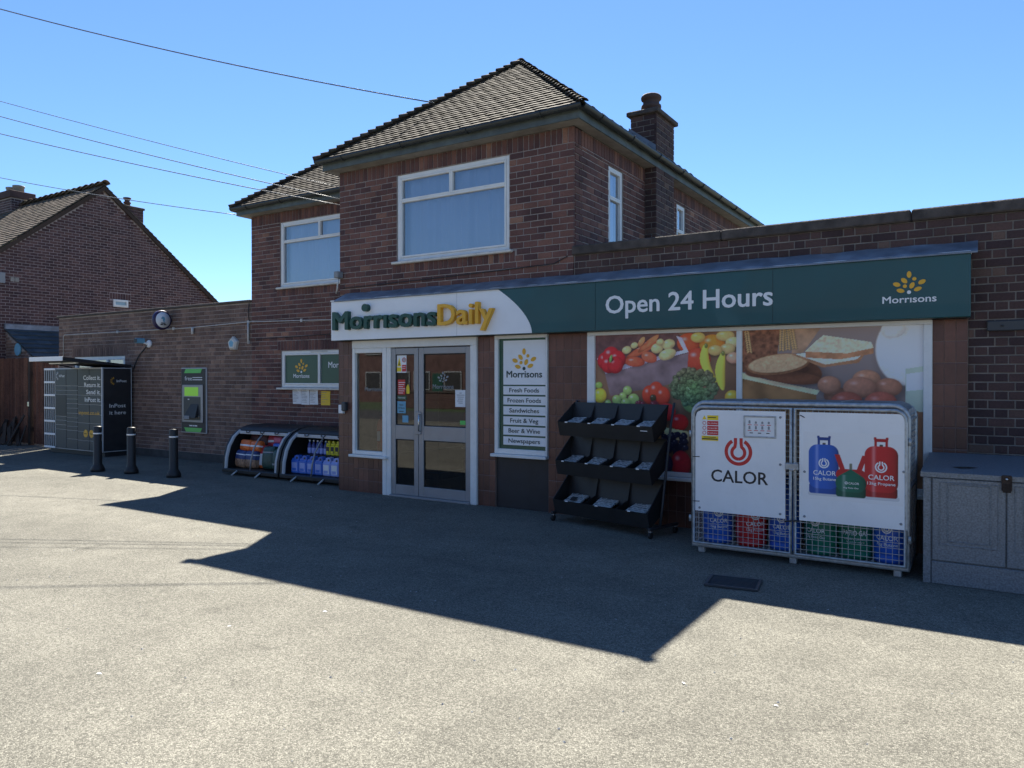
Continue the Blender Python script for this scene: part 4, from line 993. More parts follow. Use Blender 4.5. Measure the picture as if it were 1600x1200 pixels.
for c_, rows in enumerate(cols):
    x0 = LX0+c_*cw+.007; x1 = LX0+(c_+1)*cw-.007
    if rows is None:
        bx('grille_back', M['black_panel'], Lk, x0, x1, LY0-.009, LY0-.0065, LZ0+.02, LZ1-.02, 0)
        for k in range(6):
            xa = x0+(x1-x0)*k/5; bx('grille_bar', M['locker_line'], Lk, xa-.011, xa+.011, LY0-.022, LY0-.010, LZ0+.02, LZ1-.02, .002)
        for k in range(7):
            za = LZ0+.03+(LZ1-LZ0-.06)*k/6; bx('grille_rail', M['let_white'], Lk, x0-.01, x1+.01, LY0-.028, LY0-.0225, za-.022, za+.022, .002)
        continue
    for a, b in zip(rows[1:], rows[:-1]):
        scr = (c_ == 1 and b == 418)
        bx('locker_screen' if scr else 'locker_door', M['black_panel'] if scr else M['locker'], Lk, x0, x1, LY0-.022, LY0-.0065, zz_(a)+.006, zz_(b)-.006, .003)
bx('corner_trim', M['let_white'], Lk, LX1-.012, LX1+.006, LY0-.018, LY0+.0, LZ0, LZ1, .002)
sp_ = bx('side_panel', M['black_panel'], Lk, LX1+.001, LX1+.006, LY0+.02, LY1-.02, LZ0+.03, LZ1-.03, 0)
for (a,b,c,d) in ((LY0+.004,LY0+.018,LZ0+.005,LZ1),(LY1-.018,LY1-.004,LZ0+.005,LZ1)): bx('side_trim', M['locker_line'], Lk, LX1+.001, LX1+.010, a, b, c, d, .002)
for z in (LZ0+.012, LZ1-.018): bx('side_trim', M['locker_line'], Lk, LX1+.001, LX1+.009, LY0+.02, LY1-.02, z-.008, z+.008, .002)
yl = LY0-.0235
for t, z, w in (('Collect it.',1.66,.68),('Return it.',1.505,.64),('Send it.',1.35,.56),('InPost it.',1.185,.62)): text(t, M['let_white'], Lk, LX1-.03-w/2, z, yl, w=w, h=.098, bold=.012)
text('inpost.co.uk', M['let_yellow'], Lk, LX1-.06-.42, .905, yl, w=.84, h=.085, bold=.006)
text('InPost', M['let_white'], Lk, LX0+cw*1.62, 1.72, yl, w=.24, h=.06, bold=.01)
for k in range(7):
    g_ = R(100+k*26.7); MB().tube([(LX0+cw*1.3+.05*math.cos(g_),yl,1.745+.05*math.sin(g_)),(LX0+cw*1.3+.095*math.cos(g_),yl,1.745+.095*math.sin(g_))], .006, 5).build('emblem_ray', M['let_white'], Lk)
for k in (0,1): MB().prism([(LX1-.62+k*.23+.085*math.cos(2*math.pi*j/24), .49+.085*math.sin(2*math.pi*j/24)) for j in range(24)], yl-.003, yl+.001).build('round_sticker', M['let_yellow'], Lk)
for k in (0,1): text('InPost', M['ink'], Lk, LX1-.62+k*.23, .475, yl-.004, w=.10, bold=.01)
xp = LX1+.0075
text('InPost', M['let_white'], Lk, LY0+.42, 1.61, xp, w=.22, h=.055, face='+x', bold=.01)
for k in range(7):
    g_ = R(100+k*26.7); MB().tube([(xp,LY0+.255+.045*math.cos(g_),1.635+.045*math.sin(g_)),(xp,LY0+.255+.085*math.cos(g_),1.635+.085*math.sin(g_))], .006, 5).build('emblem_ray', M['let_yellow'], Lk)
text('InPost', M['let_white'], Lk, LY0+.33, 1.06, xp, w=.36, h=.085, face='+x', bold=.004); text('it here', M['let_white'], Lk, LY0+.33, .91, xp, w=.36, h=.085, face='+x', bold=.004)
cp = MB().add([(-17.3,7.97,2.13),(-15.96,7.97,2.13),(-15.96,9.42,1.99),(-17.3,9.42,1.99),(-17.3,7.97,2.06),(-15.96,7.97,2.06),(-15.96,9.42,1.94),(-17.3,9.42,1.94)], [(0,1,2,3),(7,6,5,4),(0,4,5,1),(1,5,6,2),(2,6,7,3),(3,7,4,0)]).build('canopy', M['black_panel'], Lk)
bx('canopy_edge', M['let_white'], Lk, -17.31, -15.95, 7.955, 7.969, 2.05, 2.14, .003)
for a in (-17.2,-16.6): bx('canopy_lamp', M['let_white'], Lk, a, a+.5, 8.3, 8.36, 2.0, 2.028, .005)
MB().tube([(-17.2,8.79,1.93),(-17.2,8.3,2.03)], .014, 6).build('canopy_bracket', M['black_panel'], Lk)
bx('notice_plate', M['let_white'], Lk, LX0-.09, LX0-.002, LY0+.02, LY0+.03, 1.25, 1.42, .002)

# ================================================================== BOLLARDS
def bollard(loc, label):
    t = thing('bollard', label, 'bollard', loc, 0, 'bollards before the parcel locker')
    MB().lathe([(.118,0),(.118,.05),(.098,.10),(.074,.14),(.070,.80),(.062,.82),(0,.825)], (0,0,0), 24).build('post', M['black_plastic'], t)
    for z in (.20, .68): MB().lathe([(.0715,0),(.0735,.004),(.0735,.020),(.0715,.024)], (0,0,z), 24).build('reflective_band', M['let_white'], t)
    return t
bollard((-13.65,7.42,0), 'black bollard with white bands overlapping the locker doors')
bollard((-12.85,7.58,0), 'black bollard with white bands before the locker side panel')
bollard((-11.75,7.68,0), 'black bollard with white bands below the cash machine')

# ================================================================== CASH MACHINE
am = thing('cash_machine', 'green and grey cash machine set in the brick wall', 'cash machine', (0,0,0))
ax0, ax1, az0, az1 = -14.20, -13.40, .585, 1.89; ay = YL
bx('surround', M['locker_line'], am, ax0-.02, ax1+.02, ay-.03, ay, az0-.02, az1+.02, .006)
bx('face_panel', M['black_panel'], am, ax0, ax1, ay-.038, ay-.031, az0, az1, 0)
for (z0_, z1_, d) in ((az1-.09,az1-.005,1),(az0+.005,az0+.09,-1)):
    k = .1; P_ = [(ax0+k+(.06 if d<0 else 0),z0_),(ax1-k-(.0 if d>0 else .06)-(.05 if d>0 else 0),z0_),(ax1-k+(.0),z1_),(ax0+k+(.06 if d>0 else 0),z1_)]
    MB().prism(P_, ay-.044, ay-.0385).build('green_flash', M['atm_green'], am)
text('free', M['let_white'], am, ax0+.24, az1-.24, ay-.040, w=.24, h=.09)
for i in range(2): sheet(am, M['let_white'], ax0+.38, ax1-.1, az1-.19-i*.045, az1-.175-i*.045, ay-.039, 'lettering', .001)
bx('fascia_panel', M['alu'], am, ax0+.05, ax1-.06, ay-.06, ay-.0385, az0+.2, az1-.33, .01)
bx('screen', M['screen'], am, ax0+.14, ax1-.2, ay-.064, ay-.0605, az1-.56, az1-.38, .002)
bx('recess_panel', M['dark_grey'], am, ax0+.11, ax1-.13, ay-.066, ay-.0605, az0+.25, az1-.58, .004)
kp = MB().add([(ax0+.2,ay-.067,az0+.34),(ax1-.2,ay-.067,az0+.34),(ax1-.2,ay-.067,az0+.58),(ax0+.36,ay-.067,az0+.58),(ax0+.2,ay-.14,az0+.30),(ax1-.2,ay-.14,az0+.30)], [(0,1,2,3),(0,4,5,1),(4,0,3),(5,2,1),(4,3,2,5)]).build('keypad_shelf', M['black_panel'], am)
for i in range(4):
    for j in range(3): bx('key', M['locker_line'], am, ax0+.24+i*.045, ax0+.275+i*.045, ay-.150, ay-.138, az0+.29+j*.022-.01, az0+.305+j*.022-.01, .002)
bx('card_slot', M['chrome'], am, ax1-.25, ax1-.16, ay-.075, ay-.0665, az0+.31, az0+.34, .003)
bx('camera_strip', M['let_white'], am, ax0+.26, ax0+.31, ay-.068, ay-.0665, az1-.64, az1-.62, 0)
for a_, b_ in ((.27,.37),(.385,.425),(.44,.53)): sheet(am, M['let_white'], ax0+a_, ax0+b_, az0+.12, az0+.145, ay-.039, 'lettering', .001)

# ================================================================== WALL FITTINGS
rs_ = thing('round_sign', 'round purple-rimmed projecting sign on the side extension', 'sign', (-14.6,9.28,2.91))
MB().lathe([(.0,-.045),(.17,-.045),(.195,-.04),(.205,-.02),(.205,.02),(.195,.04),(.17,.045),(0,.045)], (0,0,0), 32).build('rim', M['purple'], rs_).rotation_euler = (0,R(90),0)
_f = MB().lathe([(0,0),(.162,0),(.162,.004),(0,.004)], (0,0,0), 32).build('face', M['card'], rs_); _f.rotation_euler = (0,R(90),0); _f.location = (.046,0,0)
MB().prism([(-.05,.03),(-.01,.075),(.03,.06),(.045,.01),(.03,-.02),(.04,-.05),(.0,-.03),(-.01,.02)], .051, .053, 'x').build('emblem', M['ink_blue'], rs_)
for (a_, b_, c_, d_) in ((-.045,.05,-.075,-.055),(-.06,-.005,-.105,-.085),(.01,.07,-.105,-.085)): MB().box(.0505,.053,a_,b_,c_,d_).build('lettering', M['ink'], rs_, False)
MB().box(-.02,.02,.19,.225,-.03,.03,.004).build('bracket', M['black_panel'], rs_, False)
cc_ = thing('security_camera', 'small blue-grey camera on a bracket above the locker', 'camera', (-15.5,YL,2.46))
MB().box(-.05,.05,-.26,-.06,-.01,.10,.015).build('housing', M['ink_blue'], cc_, False); _j = MB().lathe([(.085,0),(.085,.03),(.07,.05),(0,.052)], (0,0,0), 18).build('junction_box', M['let_white'], cc_); _j.rotation_euler = (R(90),0,0); _j.location = (.12,0,-.02); MB().tube([(.1,-.03,-.02),(.03,-.08,0),(0,-.12,.03)], .018, 8).build('arm', M['let_white'], cc_)
MB().box(-.055,.055,-.262,-.255,.0,.09,.003).build('lens', M['ink'], cc_, False)
c1 = MB().tube([(-15.4,YL-.05,2.42),(-15.5,YL-.03,2.36),(-15.75,YL-.025,2.2),(-15.9,YL-.025,2.02),(-15.95,YL-.03,1.9)], .013, 6).build('black_cable', M['cable_k']); tag(c1, 'black cable running from the camera down to the locker', 'cable')
bl = thing('alarm_box', 'pale five-sided alarm box on the brick wall', 'alarm', (-12.52,YL,2.37))
pp = [(.14*math.sin(2*math.pi*k/5), .145*math.cos(2*math.pi*k/5)) for k in range(5)]; p2 = [(a*.72,b*.72) for a,b in pp]
MB().add([(a,0,b) for a,b in pp]+[(a,-.05,b) for a,b in pp]+[(a,-.085,b) for a,b in p2], [tuple(range(10,15))]+[(i,(i+1)%5,(i+1)%5+5,i+5) for i in range(5)]+[(i+5,(i+1)%5+5,(i+1)%5+10,i+10) for i in range(5)]).build('cover', M['upvc_old'], bl)
MB().prism([(a*.5,b*.5) for a,b in pp], -.088, -.084).build('badge', M['ink_blue'], bl)
def conduit(name, pts, r, label, mat='cable_w', clips=()):
    t = thing(name, label, 'conduit', (0,0,0)); MB().tube(pts, r, 6).build('pipe', M[mat], t)
    for c in clips: MB().box(c[0]-.022,c[0]+.022,YL-.035,YL,c[1]-.03,c[1]+.03,.004).build('clip', M[mat], t, False)
yc = YL-.018
conduit('wall_conduit', [(-18.95,yc,2.13),(-18.95,yc,2.70),(-18.9,yc,2.745),(-17,yc,2.742),(-15.2,yc,2.735),(-13.9,yc,2.738),(-12.08,yc,2.783),(-10.9,yc,2.757),(-9.8,yc,2.73),(-8.4,yc,2.70)], .0085, 'long white conduit running along the brick walls at gutter-board height', 'cable_w', [(-12.08,2.78),(-10.6,2.75),(-14.5,2.738),(-16.6,2.74)])
conduit('conduit_drop', [(-12.08,yc-.01,2.77),(-12.08,yc-.01,2.37)], .02, 'short white vertical conduit beside the wing corner', 'cable_w', [(-12.08,2.39)])
conduit('floodlight_stub', [(-13.82,yc-.02,2.74),(-13.82,yc-.02,2.6)], .028, 'stubby white fitting hanging from the conduit above the cash machine', 'cable_w')
conduit('down_cable', [(-12.05,YL-.03,3.15),(-12.09,YL-.02,2.95),(-12.06,YL-.02,2.8)], .008, 'thin black cable dropping at the wing corner', 'cable_k')
conduit('wall_cable', [(-11.9,YL-.012,2.44),(-11,YL-.012,2.455),(-10,YL-.012,2.475),(-8.6,YL-.012,2.5)], .006, 'thin black cable sagging above the green window', 'cable_k')
conduit('front_cable', [(-8.25,YF-.012,3.05),(-7.5,YF-.012,3.06),(-6.5,YF-.012,3.075),(-5.4,YF-.012,3.10),(-4.6,YF-.012,3.12),(-4.4,YF-.012,3.2)], .006, 'thin black cable clipped below the bay window', 'cable_k')
mb_ = thing('bay_corner_camera', 'small grey camera with curled white lead on the bay corner', 'camera', (-8.31,YF,3.18))
MB().box(-.03,.06,-.12,-.0,.02,.12,.012).build('housing', M['ink_grey'], mb_, False); MB().tube([(.02,-.05,.02),(.03,-.09,-.06),(-.01,-.06,-.14),(-.06,-.03,-.2)], .014, 6).build('lead', M['cable_w'], mb_)
eb = thing('electric_box', 'small grey switch box on the red-brown pier', 'switch box', (-8.22,PT,1.22))
MB().box(-.05,.04,-.06,.0,-.06,.07,.008).build('case', M['let_white'], eb, False); MB().box(.02,.10,-.075,.0,-.02,.11,.012).build('cover', M['dark_grey'], eb, False)
wp = thing('wall_plate', 'dark blue metal plate fixed to the dark brick at right edge', 'plate', (.2,YF,2.16))
MB().box(-.22,.4,-.03,-.002,-.04,.055,.008).build('plate', M['dark_grey'], wp, False); MB().lathe([(.012,0),(.012,.01),(0,.012)], (0,0,0), 10).build('bolt', M['black_panel'], wp).location = (-.1,-.032,.0)
def paper(name, mat, x0, x1, z0, z1, y, lines, label, tilt=0):
    t = thing(name, label, 'notice', ((x0+x1)/2, y, (z0+z1)/2)); w, h = (x1-x0)/2, (z1-z0)/2
    V = []; F = []
    for i in range(5):
        for j in range(5): V.append((-w+2*w*i/4, -.003-.004*math.sin(i*1.3+j*.9+x0*3), -h+2*h*j/4))
    for i in range(4):
        for j in range(4): F.append((i*5+j,i*5+5+j,i*5+6+j,i*5+1+j))
    MB().add(V, F, True).build('sheet', M[mat], t, False)
    for k in range(lines):
        zz = h*.8-k*(2*h*.85/lines); a = random.uniform(.4,.85)
        MB().quad((-w*.85,-.009,zz),(-w*.85+2*w*.85*a,-.009,zz),(-w*.85+2*w*.85*a,-.009,zz+h*.05),(-w*.85,-.009,zz+h*.05)).build('printed_line', M['ink_grey'], t, False)
    t.rotation_euler = (0,tilt,0); return t
paper('notice_sheet', 'paper', -10.85, -10.63, 1.22, 1.50, YL-.005, 9, 'white printed sheet under the green window, leftmost of three')
paper('notice_sheet', 'paper', -10.62, -10.41, 1.21, 1.50, YL-.006, 9, 'white printed sheet under the green window, middle of three', .015)
paper('notice_sheet', 'paper', -10.40, -10.19, 1.215, 1.50, YL-.004, 9, 'white printed sheet under the green window, beside the yellow notice')
paper('notice_sheet', 'paper_y', -10.11, -9.88, 1.21, 1.46, YL-.004, 5, 'yellow printed notice under the green window')

# ================================================================== HOUSES ACROSS THE ROAD (mirrored in the shop glass)
for k, (hx, lab) in enumerate(((-34,'red brick semi farthest along the road opposite'),(-20,'red brick semi across the road opposite the bollards'),(-6,'brown brick semi across the road opposite the doors'),(8,'red brick semi across the road opposite the gas cage'))):
    oh = thing('opposite_house', lab, 'house', (hx,-24,0)); w = 5.2
    MB().box(-w,w,-7,0,0,5.1).build('wall', M['brick_nb' if k in (0,2) else 'brick_house'], oh, False)
    MB().prism([(-7.4,5.1),(.4,5.1),(-3.5,8.0)], -w-.3, w+.3, 'x').build('roof', M['roof_tile_nb'], oh)
    for x in (-3.6,-.9,.9,3.6):
        for z in (.9,3.4):
            f = bx('window', M['ink_grey'], oh, x-.75, x+.75, .0, .06, z, z+1.3, .01); bx('pane', M['black_panel'], f, x-.66, x+.66, .062, .066, z+.09, z+1.21, 0)
    for x in (-2.3,2.3): bx('door', M['let_green'], oh, x-.45, x+.45, .0, .06, 0, 2.05, .01)
hg = thing('garden_wall', 'low brick garden wall across the road', 'wall', (0,-17,0)); bx('wall_core', M['brick_dark'], hg, -30, 20, -.1, .1, 0, .9, .01); bx('coping', M['coping'], hg, -30, 20, -.15, .15, .9, .97, .01)
# ================================================================== GAS CYLINDER CAGE
Cg = thing('gas_cage', 'galvanised mesh gas cylinder cage with two white sign panels', 'gas cage', (0,0,0))
cx0, cx1, cy0, cy1, cz0, cz1 = -2.45, -.55, 7.08, 7.78, .07, 1.45
def rrect(x0, x1, z0, z1, r, tl=True, tr=True, n=6):
    P = [(x0,z0),(x1,z0)]
    if tr: P += [(x1-r+r*math.cos(R(90*k/n)), z1-r+r*math.sin(R(90*k/n))) for k in range(n+1)]
    else: P.append((x1,z1))
    if tl: P += [(x0+r-r*math.sin(R(90*k/n)), z1-r+r*math.cos(R(90*k/n))) for k in range(n+1)]
    else: P.append((x0,z1))
    return P
def frame_tube(P, y, r, name, closed=True):
    return MB().tube([(a,y,b) for a,b in P], r, 8, closed).build(name, M['galv'], Cg)
frame_tube(rrect(cx0+.02,cx1-.02,cz0,cz1,.12), cy0+.03, .024, 'front_frame'); frame_tube(rrect(cx0+.02,cx1-.02,cz0,cz1,.12), cy1, .022, 'back_frame')
for x in (cx0+.02,cx1-.02):
    for z in (cz0,.75,cz1-.12): MB().tube([(x,cy0+.03,z),(x,cy1,z)], .016, 8).build('side_rail', M['galv'], Cg)
top = MB()
P_ = rrect(cx0+.02,cx1-.02,cz0,cz1+.026,.13)[2:]
V = [(a,cy0+.03,b+.0) for a,b in P_]+[(a,cy1,b+.0) for a,b in P_]; n_ = len(P_)
top.add(V, [(i,i+1,i+1+n_,i+n_) for i in range(n_-1)]).build('roof_sheet', M['galv_sheet'], Cg)
for xx in (-1.9,-1.1): bx('roof_seam', M['galv'], Cg, xx, xx+.015, cy0+.05, cy1, cz1+.026, cz1+.032, .001)
def cage_door(x0, x1, tl, tr):
    P = rrect(x0+.016,x1-.016,cz0+.03,cz1-.04,.09,tl,tr)
    d = MB().tube([(a,cy0-.012,b) for a,b in P], .017, 8, True).build('cage_door', M['galv'], Cg)
    wm = MB(); r = .0022; sp = .049
    n = int((x1-x0-.04)/sp)
    for i in range(1,n+1): xx = x0+.016+i*(x1-x0-.032)/(n+1); wm.box(xx-r,xx+r,cy0-.010,cy0-.006,cz0+.03,cz1-.04)
    m = int((cz1-cz0-.07)/sp)
    for i in range(1,m+1): zz = cz0+.03+i*(cz1-cz0-.07)/(m+1); wm.box(x0+.016,x1-.016,cy0-.014,cy0-.010,zz-r,zz+r)
    o = wm.build('wire_mesh', M['galv'], d, False); o['kind'] = 'stuff'
    return d
cd1 = cage_door(cx0+.02, -1.495, True, False); cd2 = cage_door(-1.49, cx1-.02, False, True)
sw_ = MB(); r = .0022
for sx in (cx0+.02, cx1-.02):
    for i in range(1,14): yy = cy0+.03+i*.0475; sw_.box(sx-r,sx+r,yy-r,yy+r,cz0,cz1-.03)
    for i in range(1,27): zz = cz0+i*.05; sw_.box(sx-r+.004,sx+r+.004,cy0+.03,cy1,zz-r,zz+r)
for i in range(1,38): xx = cx0+.02+i*.049; sw_.box(xx-r,xx+r,cy1-.002,cy1+.002,cz0,cz1-.02); sw_.box(xx-r,xx+r,cy0+.04,cy1,cz0+.012,cz0+.018)
for i in range(1,27): zz = cz0+i*.05; sw_.box(cx0+.03,cx1-.03,cy1+.002,cy1+.006,zz-r,zz+r)
for i in range(1,13): yy = cy0+.03+i*.055; sw_.box(cx0+.02,cx1-.02,yy-r,yy+r,cz0+.018,cz0+.022)
o = sw_.build('wire_mesh', M['galv'], Cg, False); o['kind'] = 'stuff'
bx('shelf', M['galv'], Cg, cx0+.04, cx1-.04, cy0+.04, cy1-.02, .80, .82, .003)
for x in (cx0+.1, -1.5, cx1-.1):
    for y in (cy0+.06, cy1-.04): bx('foot', M['galv'], Cg, x-.03, x+.03, y-.03, y+.03, 0, cz0-.015, .004)
bx('latch', M['galv'], Cg, -1.55, -1.44, cy0-.05, cy0-.02, .86, .92, .006); MB().tube([(-1.53,cy0-.035,.90),(-1.51,cy0-.05,.86),(-1.48,cy0-.05,.86),(-1.46,cy0-.035,.90)], .006, 6).build('padlock', M['chrome'], Cg)
for z in (.3,1.12):
    for x in (cx0+.005, cx1-.005): MB().lathe([(.014,0),(.014,.06)], (x,cy0-.015,z), 8).build('hinge', M['galv'], Cg)
MB().tube([(-1.56,cy0-.02,.385),(-1.51,cy0-.05,.40),(-1.46,cy0-.035,.405),(-1.44,cy0-.02,.40)], .008, 6).build('lock_chain', M['black_panel'], Cg)
yp = cy0-.022
pl = MB().prism([(-2.392,.41),(-1.555,.41),(-1.555,1.383),(-2.33,1.383),(-2.375,1.36),(-2.392,1.31)], yp-.003, yp).build('sign_panel', M['card'], Cg)
for z in (.50,.93): MB().tube([(-2.42,yp-.004,z),(-2.35,yp-.006,z+.002)], .004, 5).build('cable_tie', M['ink'], pl)
for (x,z) in ((-1.60,1.33),(-1.60,.45),(-1.60,.9),(-2.35,.44)): MB().lathe([(.012,0),(.01,.004)], (0,0,0), 10).build('rivet', M['ink_grey'], pl).matrix_basis = Matrix.Translation((x,yp-.003,z)) @ Matrix.Rotation(R(90),4,'X')
text('CALOR', M['ink'], pl, -1.972, .705, yp-.0035, w=.525, h=.118, bold=.014)
def calor_logo(parent, mat, cx, cz, y, s, bend=None):
    """open ring with a keyhole ring inside, legs up through the gap"""
    def strip(path, w):
        P = [Vector((a,b)) for a,b in path]; Lp = []; Rp = []
        for i, p in enumerate(P):
            t = (P[min(i+1,len(P)-1)]-P[max(i-1,0)]).normalized(); nn = Vector((-t.y,t.x)); Lp.append(p+nn*w/2); Rp.append(p-nn*w/2)
        n = len(P); V = [(cx+s*q.x, y, cz+s*q.y) for q in Lp+Rp]
        if bend: V = [bend(v) for v in V]
        MB().add(V, [(i,i+1,i+1+n,i+n) for i in range(n-1)]).build('emblem', mat, parent)
    strip([(.87*math.cos(R(a)), .87*math.sin(R(a))) for a in np.linspace(120,420,40)], .25)
    for sg in (-1,1):
        arc = [(sg*.46*math.cos(R(a)), -.05+.46*math.sin(R(a))) for a in np.linspace(-90,58,20)]
        strip(arc+[(sg*.22,.50),(sg*.20,.62),(sg*.20,1.0)], .23)
calor_logo(pl, M['calor_red'], -1.98, .995, yp-.0035, .13)
ws = bx('safety_sign', M['card'], pl, -2.335, -2.165, yp-.006, yp-.0035, 1.085, 1.335, 0)
yq = yp-.0065
sheet(pl, M['ink_y'], -2.275, -2.168, 1.287, 1.332, yq, 'warning_strip', .0005); sheet(pl, M['ink_y'], -2.33, -2.168, 1.09, 1.135, yq, 'warning_strip', .0005)
for k, t in enumerate(('No smoking','No naked lights','No mobile phones')):
    z = 1.238-k*.047; sheet(pl, M['calor_red'], -2.275, -2.168, z, z+.040, yq, 'prohibition_strip', .0005); text(t, M['let_white'], pl, -2.2215, z+.014, yq-.001, w=.09, h=.014)
    MB().tube([(-2.303+.016*math.cos(t_*.524),yq-.001,z+.02+.016*math.sin(t_*.524)) for t_ in range(12)], .0025, 4, True).build('prohibition_ring', M['calor_red'], pl)
MB().prism([(-2.325,1.292),(-2.281,1.292),(-2.303,1.330)], yq-.0008, yq).build('warning_triangle', M['ink_y'], pl)
sheet(pl, M['ink'], -2.268, -2.19, 1.308, 1.316, yq-.0006, 'lettering', .0005); sheet(pl, M['ink'], -2.325, -2.172, 1.10, 1.112, yq-.0006, 'lettering', .0005); sheet(pl, M['ink'], -2.31, -2.19, 1.12, 1.126, yq-.0006, 'lettering', .0005)
fr_ = MB(); fr_.box(-1.93,-1.635,yp-.012,yp-.003,1.135,1.15,.003); fr_.box(-1.93,-1.635,yp-.012,yp-.003,1.325,1.34,.003); fr_.box(-1.93,-1.915,yp-.012,yp-.003,1.15,1.325,.003); fr_.box(-1.65,-1.635,yp-.012,yp-.003,1.15,1.325,.003)
pf_ = fr_.build('price_frame', M['galv'], pl, False)
sheet(pl, M['paper'], -1.915, -1.65, 1.15, 1.325, yp-.0038, 'price_sheet', .0008)
for i in range(4):
    for j in range(2):
        x = -1.885+i*.058; z = 1.265-j*.052
        MB().prism([(x,z),(x+.018,z),(x+.018,z+(.018 if (j==0 and i) else .026)),(x+.012,z+.032 if (j or not i) else z+.022),(x+.006,z+.032 if (j or not i) else z+.022),(x,z+(.018 if (j==0 and i) else .026))], yp-.0055, yp-.0048).build('price_picture', M['ink_grey'], pl)
        sheet(pl, M['calor_red'], x-.008, x+.028, z-.014, z-.008, yp-.0048, 'lettering', .0005)
for i in range(3): sheet(pl, M['ink'], -1.875+i*.075, -1.845+i*.075, 1.175, 1.183, yp-.0048, 'lettering', .0005)
# right panel: printed picture of three cylinders
p2_ = MB().prism([(-1.434,.41),(-.573,.41),(-.573,1.31),(-.59,1.36),(-.635,1.383),(-1.434,1.383)], yp-.003, yp).build('sign_panel', M['card'], Cg)
K = Canvas(.80, .60, .0036); K.gain = 1.0; Kx = lambda x: (x+1.40)/.80; Kz = lambda z: (1.21-z)/.60
K.c[:] = .78
def rr_mask(x0, x1, z0, z1, r):
    X_ = -1.40+K.x*.80; Z_ = 1.21-K.y*.60
    dx = np.maximum(np.maximum(x0+r-X_, X_-(x1-r)), 0); dz = np.maximum(np.maximum(z0+r-Z_, Z_-(z1-r)), 0)
    return np.clip((r-np.hypot(dx,dz))/.003+.5, 0, 1), X_, Z_
def pcyl(x0, x1, z0, z1, col, foot=.05):
    for (a,b,c,d,r,k) in ((x0+.004,x1-.004,z0,z0+.09,.02,.7),(x0,x1,z0+.045,z1,min(.075,(x1-x0)*.36),1)):
        m, X_, Z_ = rr_mask(a,b,c,d,r); t = (X_-(a+b)/2)/((b-a)/2)
        f = (.35+.65*np.sqrt(np.clip(1-(t+.25)**2*.72,0,1)))*k; hl = np.exp(-((t+.45)/.10)**2)*.16*k
        K.c = K.c*(1-m[...,None])+np.clip(np.asarray(s2l(*col))*f[...,None]+hl[...,None],0,1)*m[...,None]
def pcollar(xc, w, z0, z1, col):
    for (a,b,c,d) in ((xc-w/2,xc-w/2+.02,z0,z1),(xc+w/2-.02,xc+w/2,z0,z1),(xc-w/2,xc+w/2,z1-.028,z1),(xc-w/2-.004,xc-w/2+.016,z1-.01,z1+.012),(xc+w/2-.016,xc+w/2+.004,z1-.01,z1+.012)):
        m, X_, Z_ = rr_mask(a,b,c,d,.004); K.mix(m, s2l(*col))
    m, X_, Z_ = rr_mask(xc-.012,xc+.014,z0,z1-.05,.004); K.mix(m, s2l(60,60,50))
m, X_, Z_ = rr_mask(-1.36,-.63,.645,.68,.017); K.mix(m*.35, s2l(150,155,165))
pcollar(-1.228,.105,1.08,1.165,(28,62,130)); pcyl(-1.355,-1.106,.665,1.10,(44,98,190))
pcollar(-.772,.105,1.085,1.17,(170,30,36)); pcyl(-.90,-.642,.668,1.105,(196,42,46))
for sg, xa in ((-1,-1.075),(1,-.942)):
    X_ = -1.40+K.x*.80; Z_ = 1.21-K.y*.60; t = (Z_-.86)/.16; xc = xa+sg*.055*t-sg*.01
    m = ((np.abs(X_-xc) < .021) & (t > 0) & (t < 1)).astype(float); K.mix(m, s2l(186,40,44))
m, X_, Z_ = rr_mask(-1.13,-.887,.80,.895,.05); K.mix(m, s2l(180,38,44)); 
m, X_, Z_ = rr_mask(-1.02,-.998,.88,.945,.004); K.mix(m, s2l(120,120,100))
pcyl(-1.132,-.885,.652,.85,(16,104,84))
X_ = -1.40+K.x*.80; Z_ = 1.21-K.y*.60; m = ((Z_ < .895) & (Z_ > .845-.0) & (np.abs(X_+1.009) < (.895-Z_)*1.6)).astype(float); K.mix(m, s2l(18,100,80))
pp_ = K.sheet('picture', p2_, -1.40, 1.21, yp-.0036)
yz = yp-.0045
for (t, x, z, w, h) in (('CALOR',-1.222,.83,.185,.042),('15kg Butane',-1.222,.785,.185,.026),('CALOR',-.770,.82,.20,.043),('13kg Propane',-.770,.775,.215,.026),('CALOR',-.985,.765,.085,.019),('5kg Patio Gas',-1.008,.728,.12,.012)): text(t, M['let_white'], p2_, x, z, yz, w=w, h=h, bold=.012)
calor_logo(p2_, M['let_white'], -1.228, .935, yz, .045); calor_logo(p2_, M['let_white'], -.772, .928, yz, .048); calor_logo(p2_, M['let_white'], -1.045, .775, yz, .013)
MB().tube([(-1.428,yp-.004,1.355),(-1.39,yp-.008,1.335)], .004, 5).build('cable_tie', M['ink'], p2_)
for (x,z) in ((-1.39,.85),(-1.39,.45),(-.62,.46),(-.6,.9)): MB().lathe([(.012,0),(.01,.004)], (0,0,0), 10).build('rivet', M['ink_grey'], p2_).matrix_basis = Matrix.Translation((x,yp-.003,z)) @ Matrix.Rotation(R(90),4,'X')
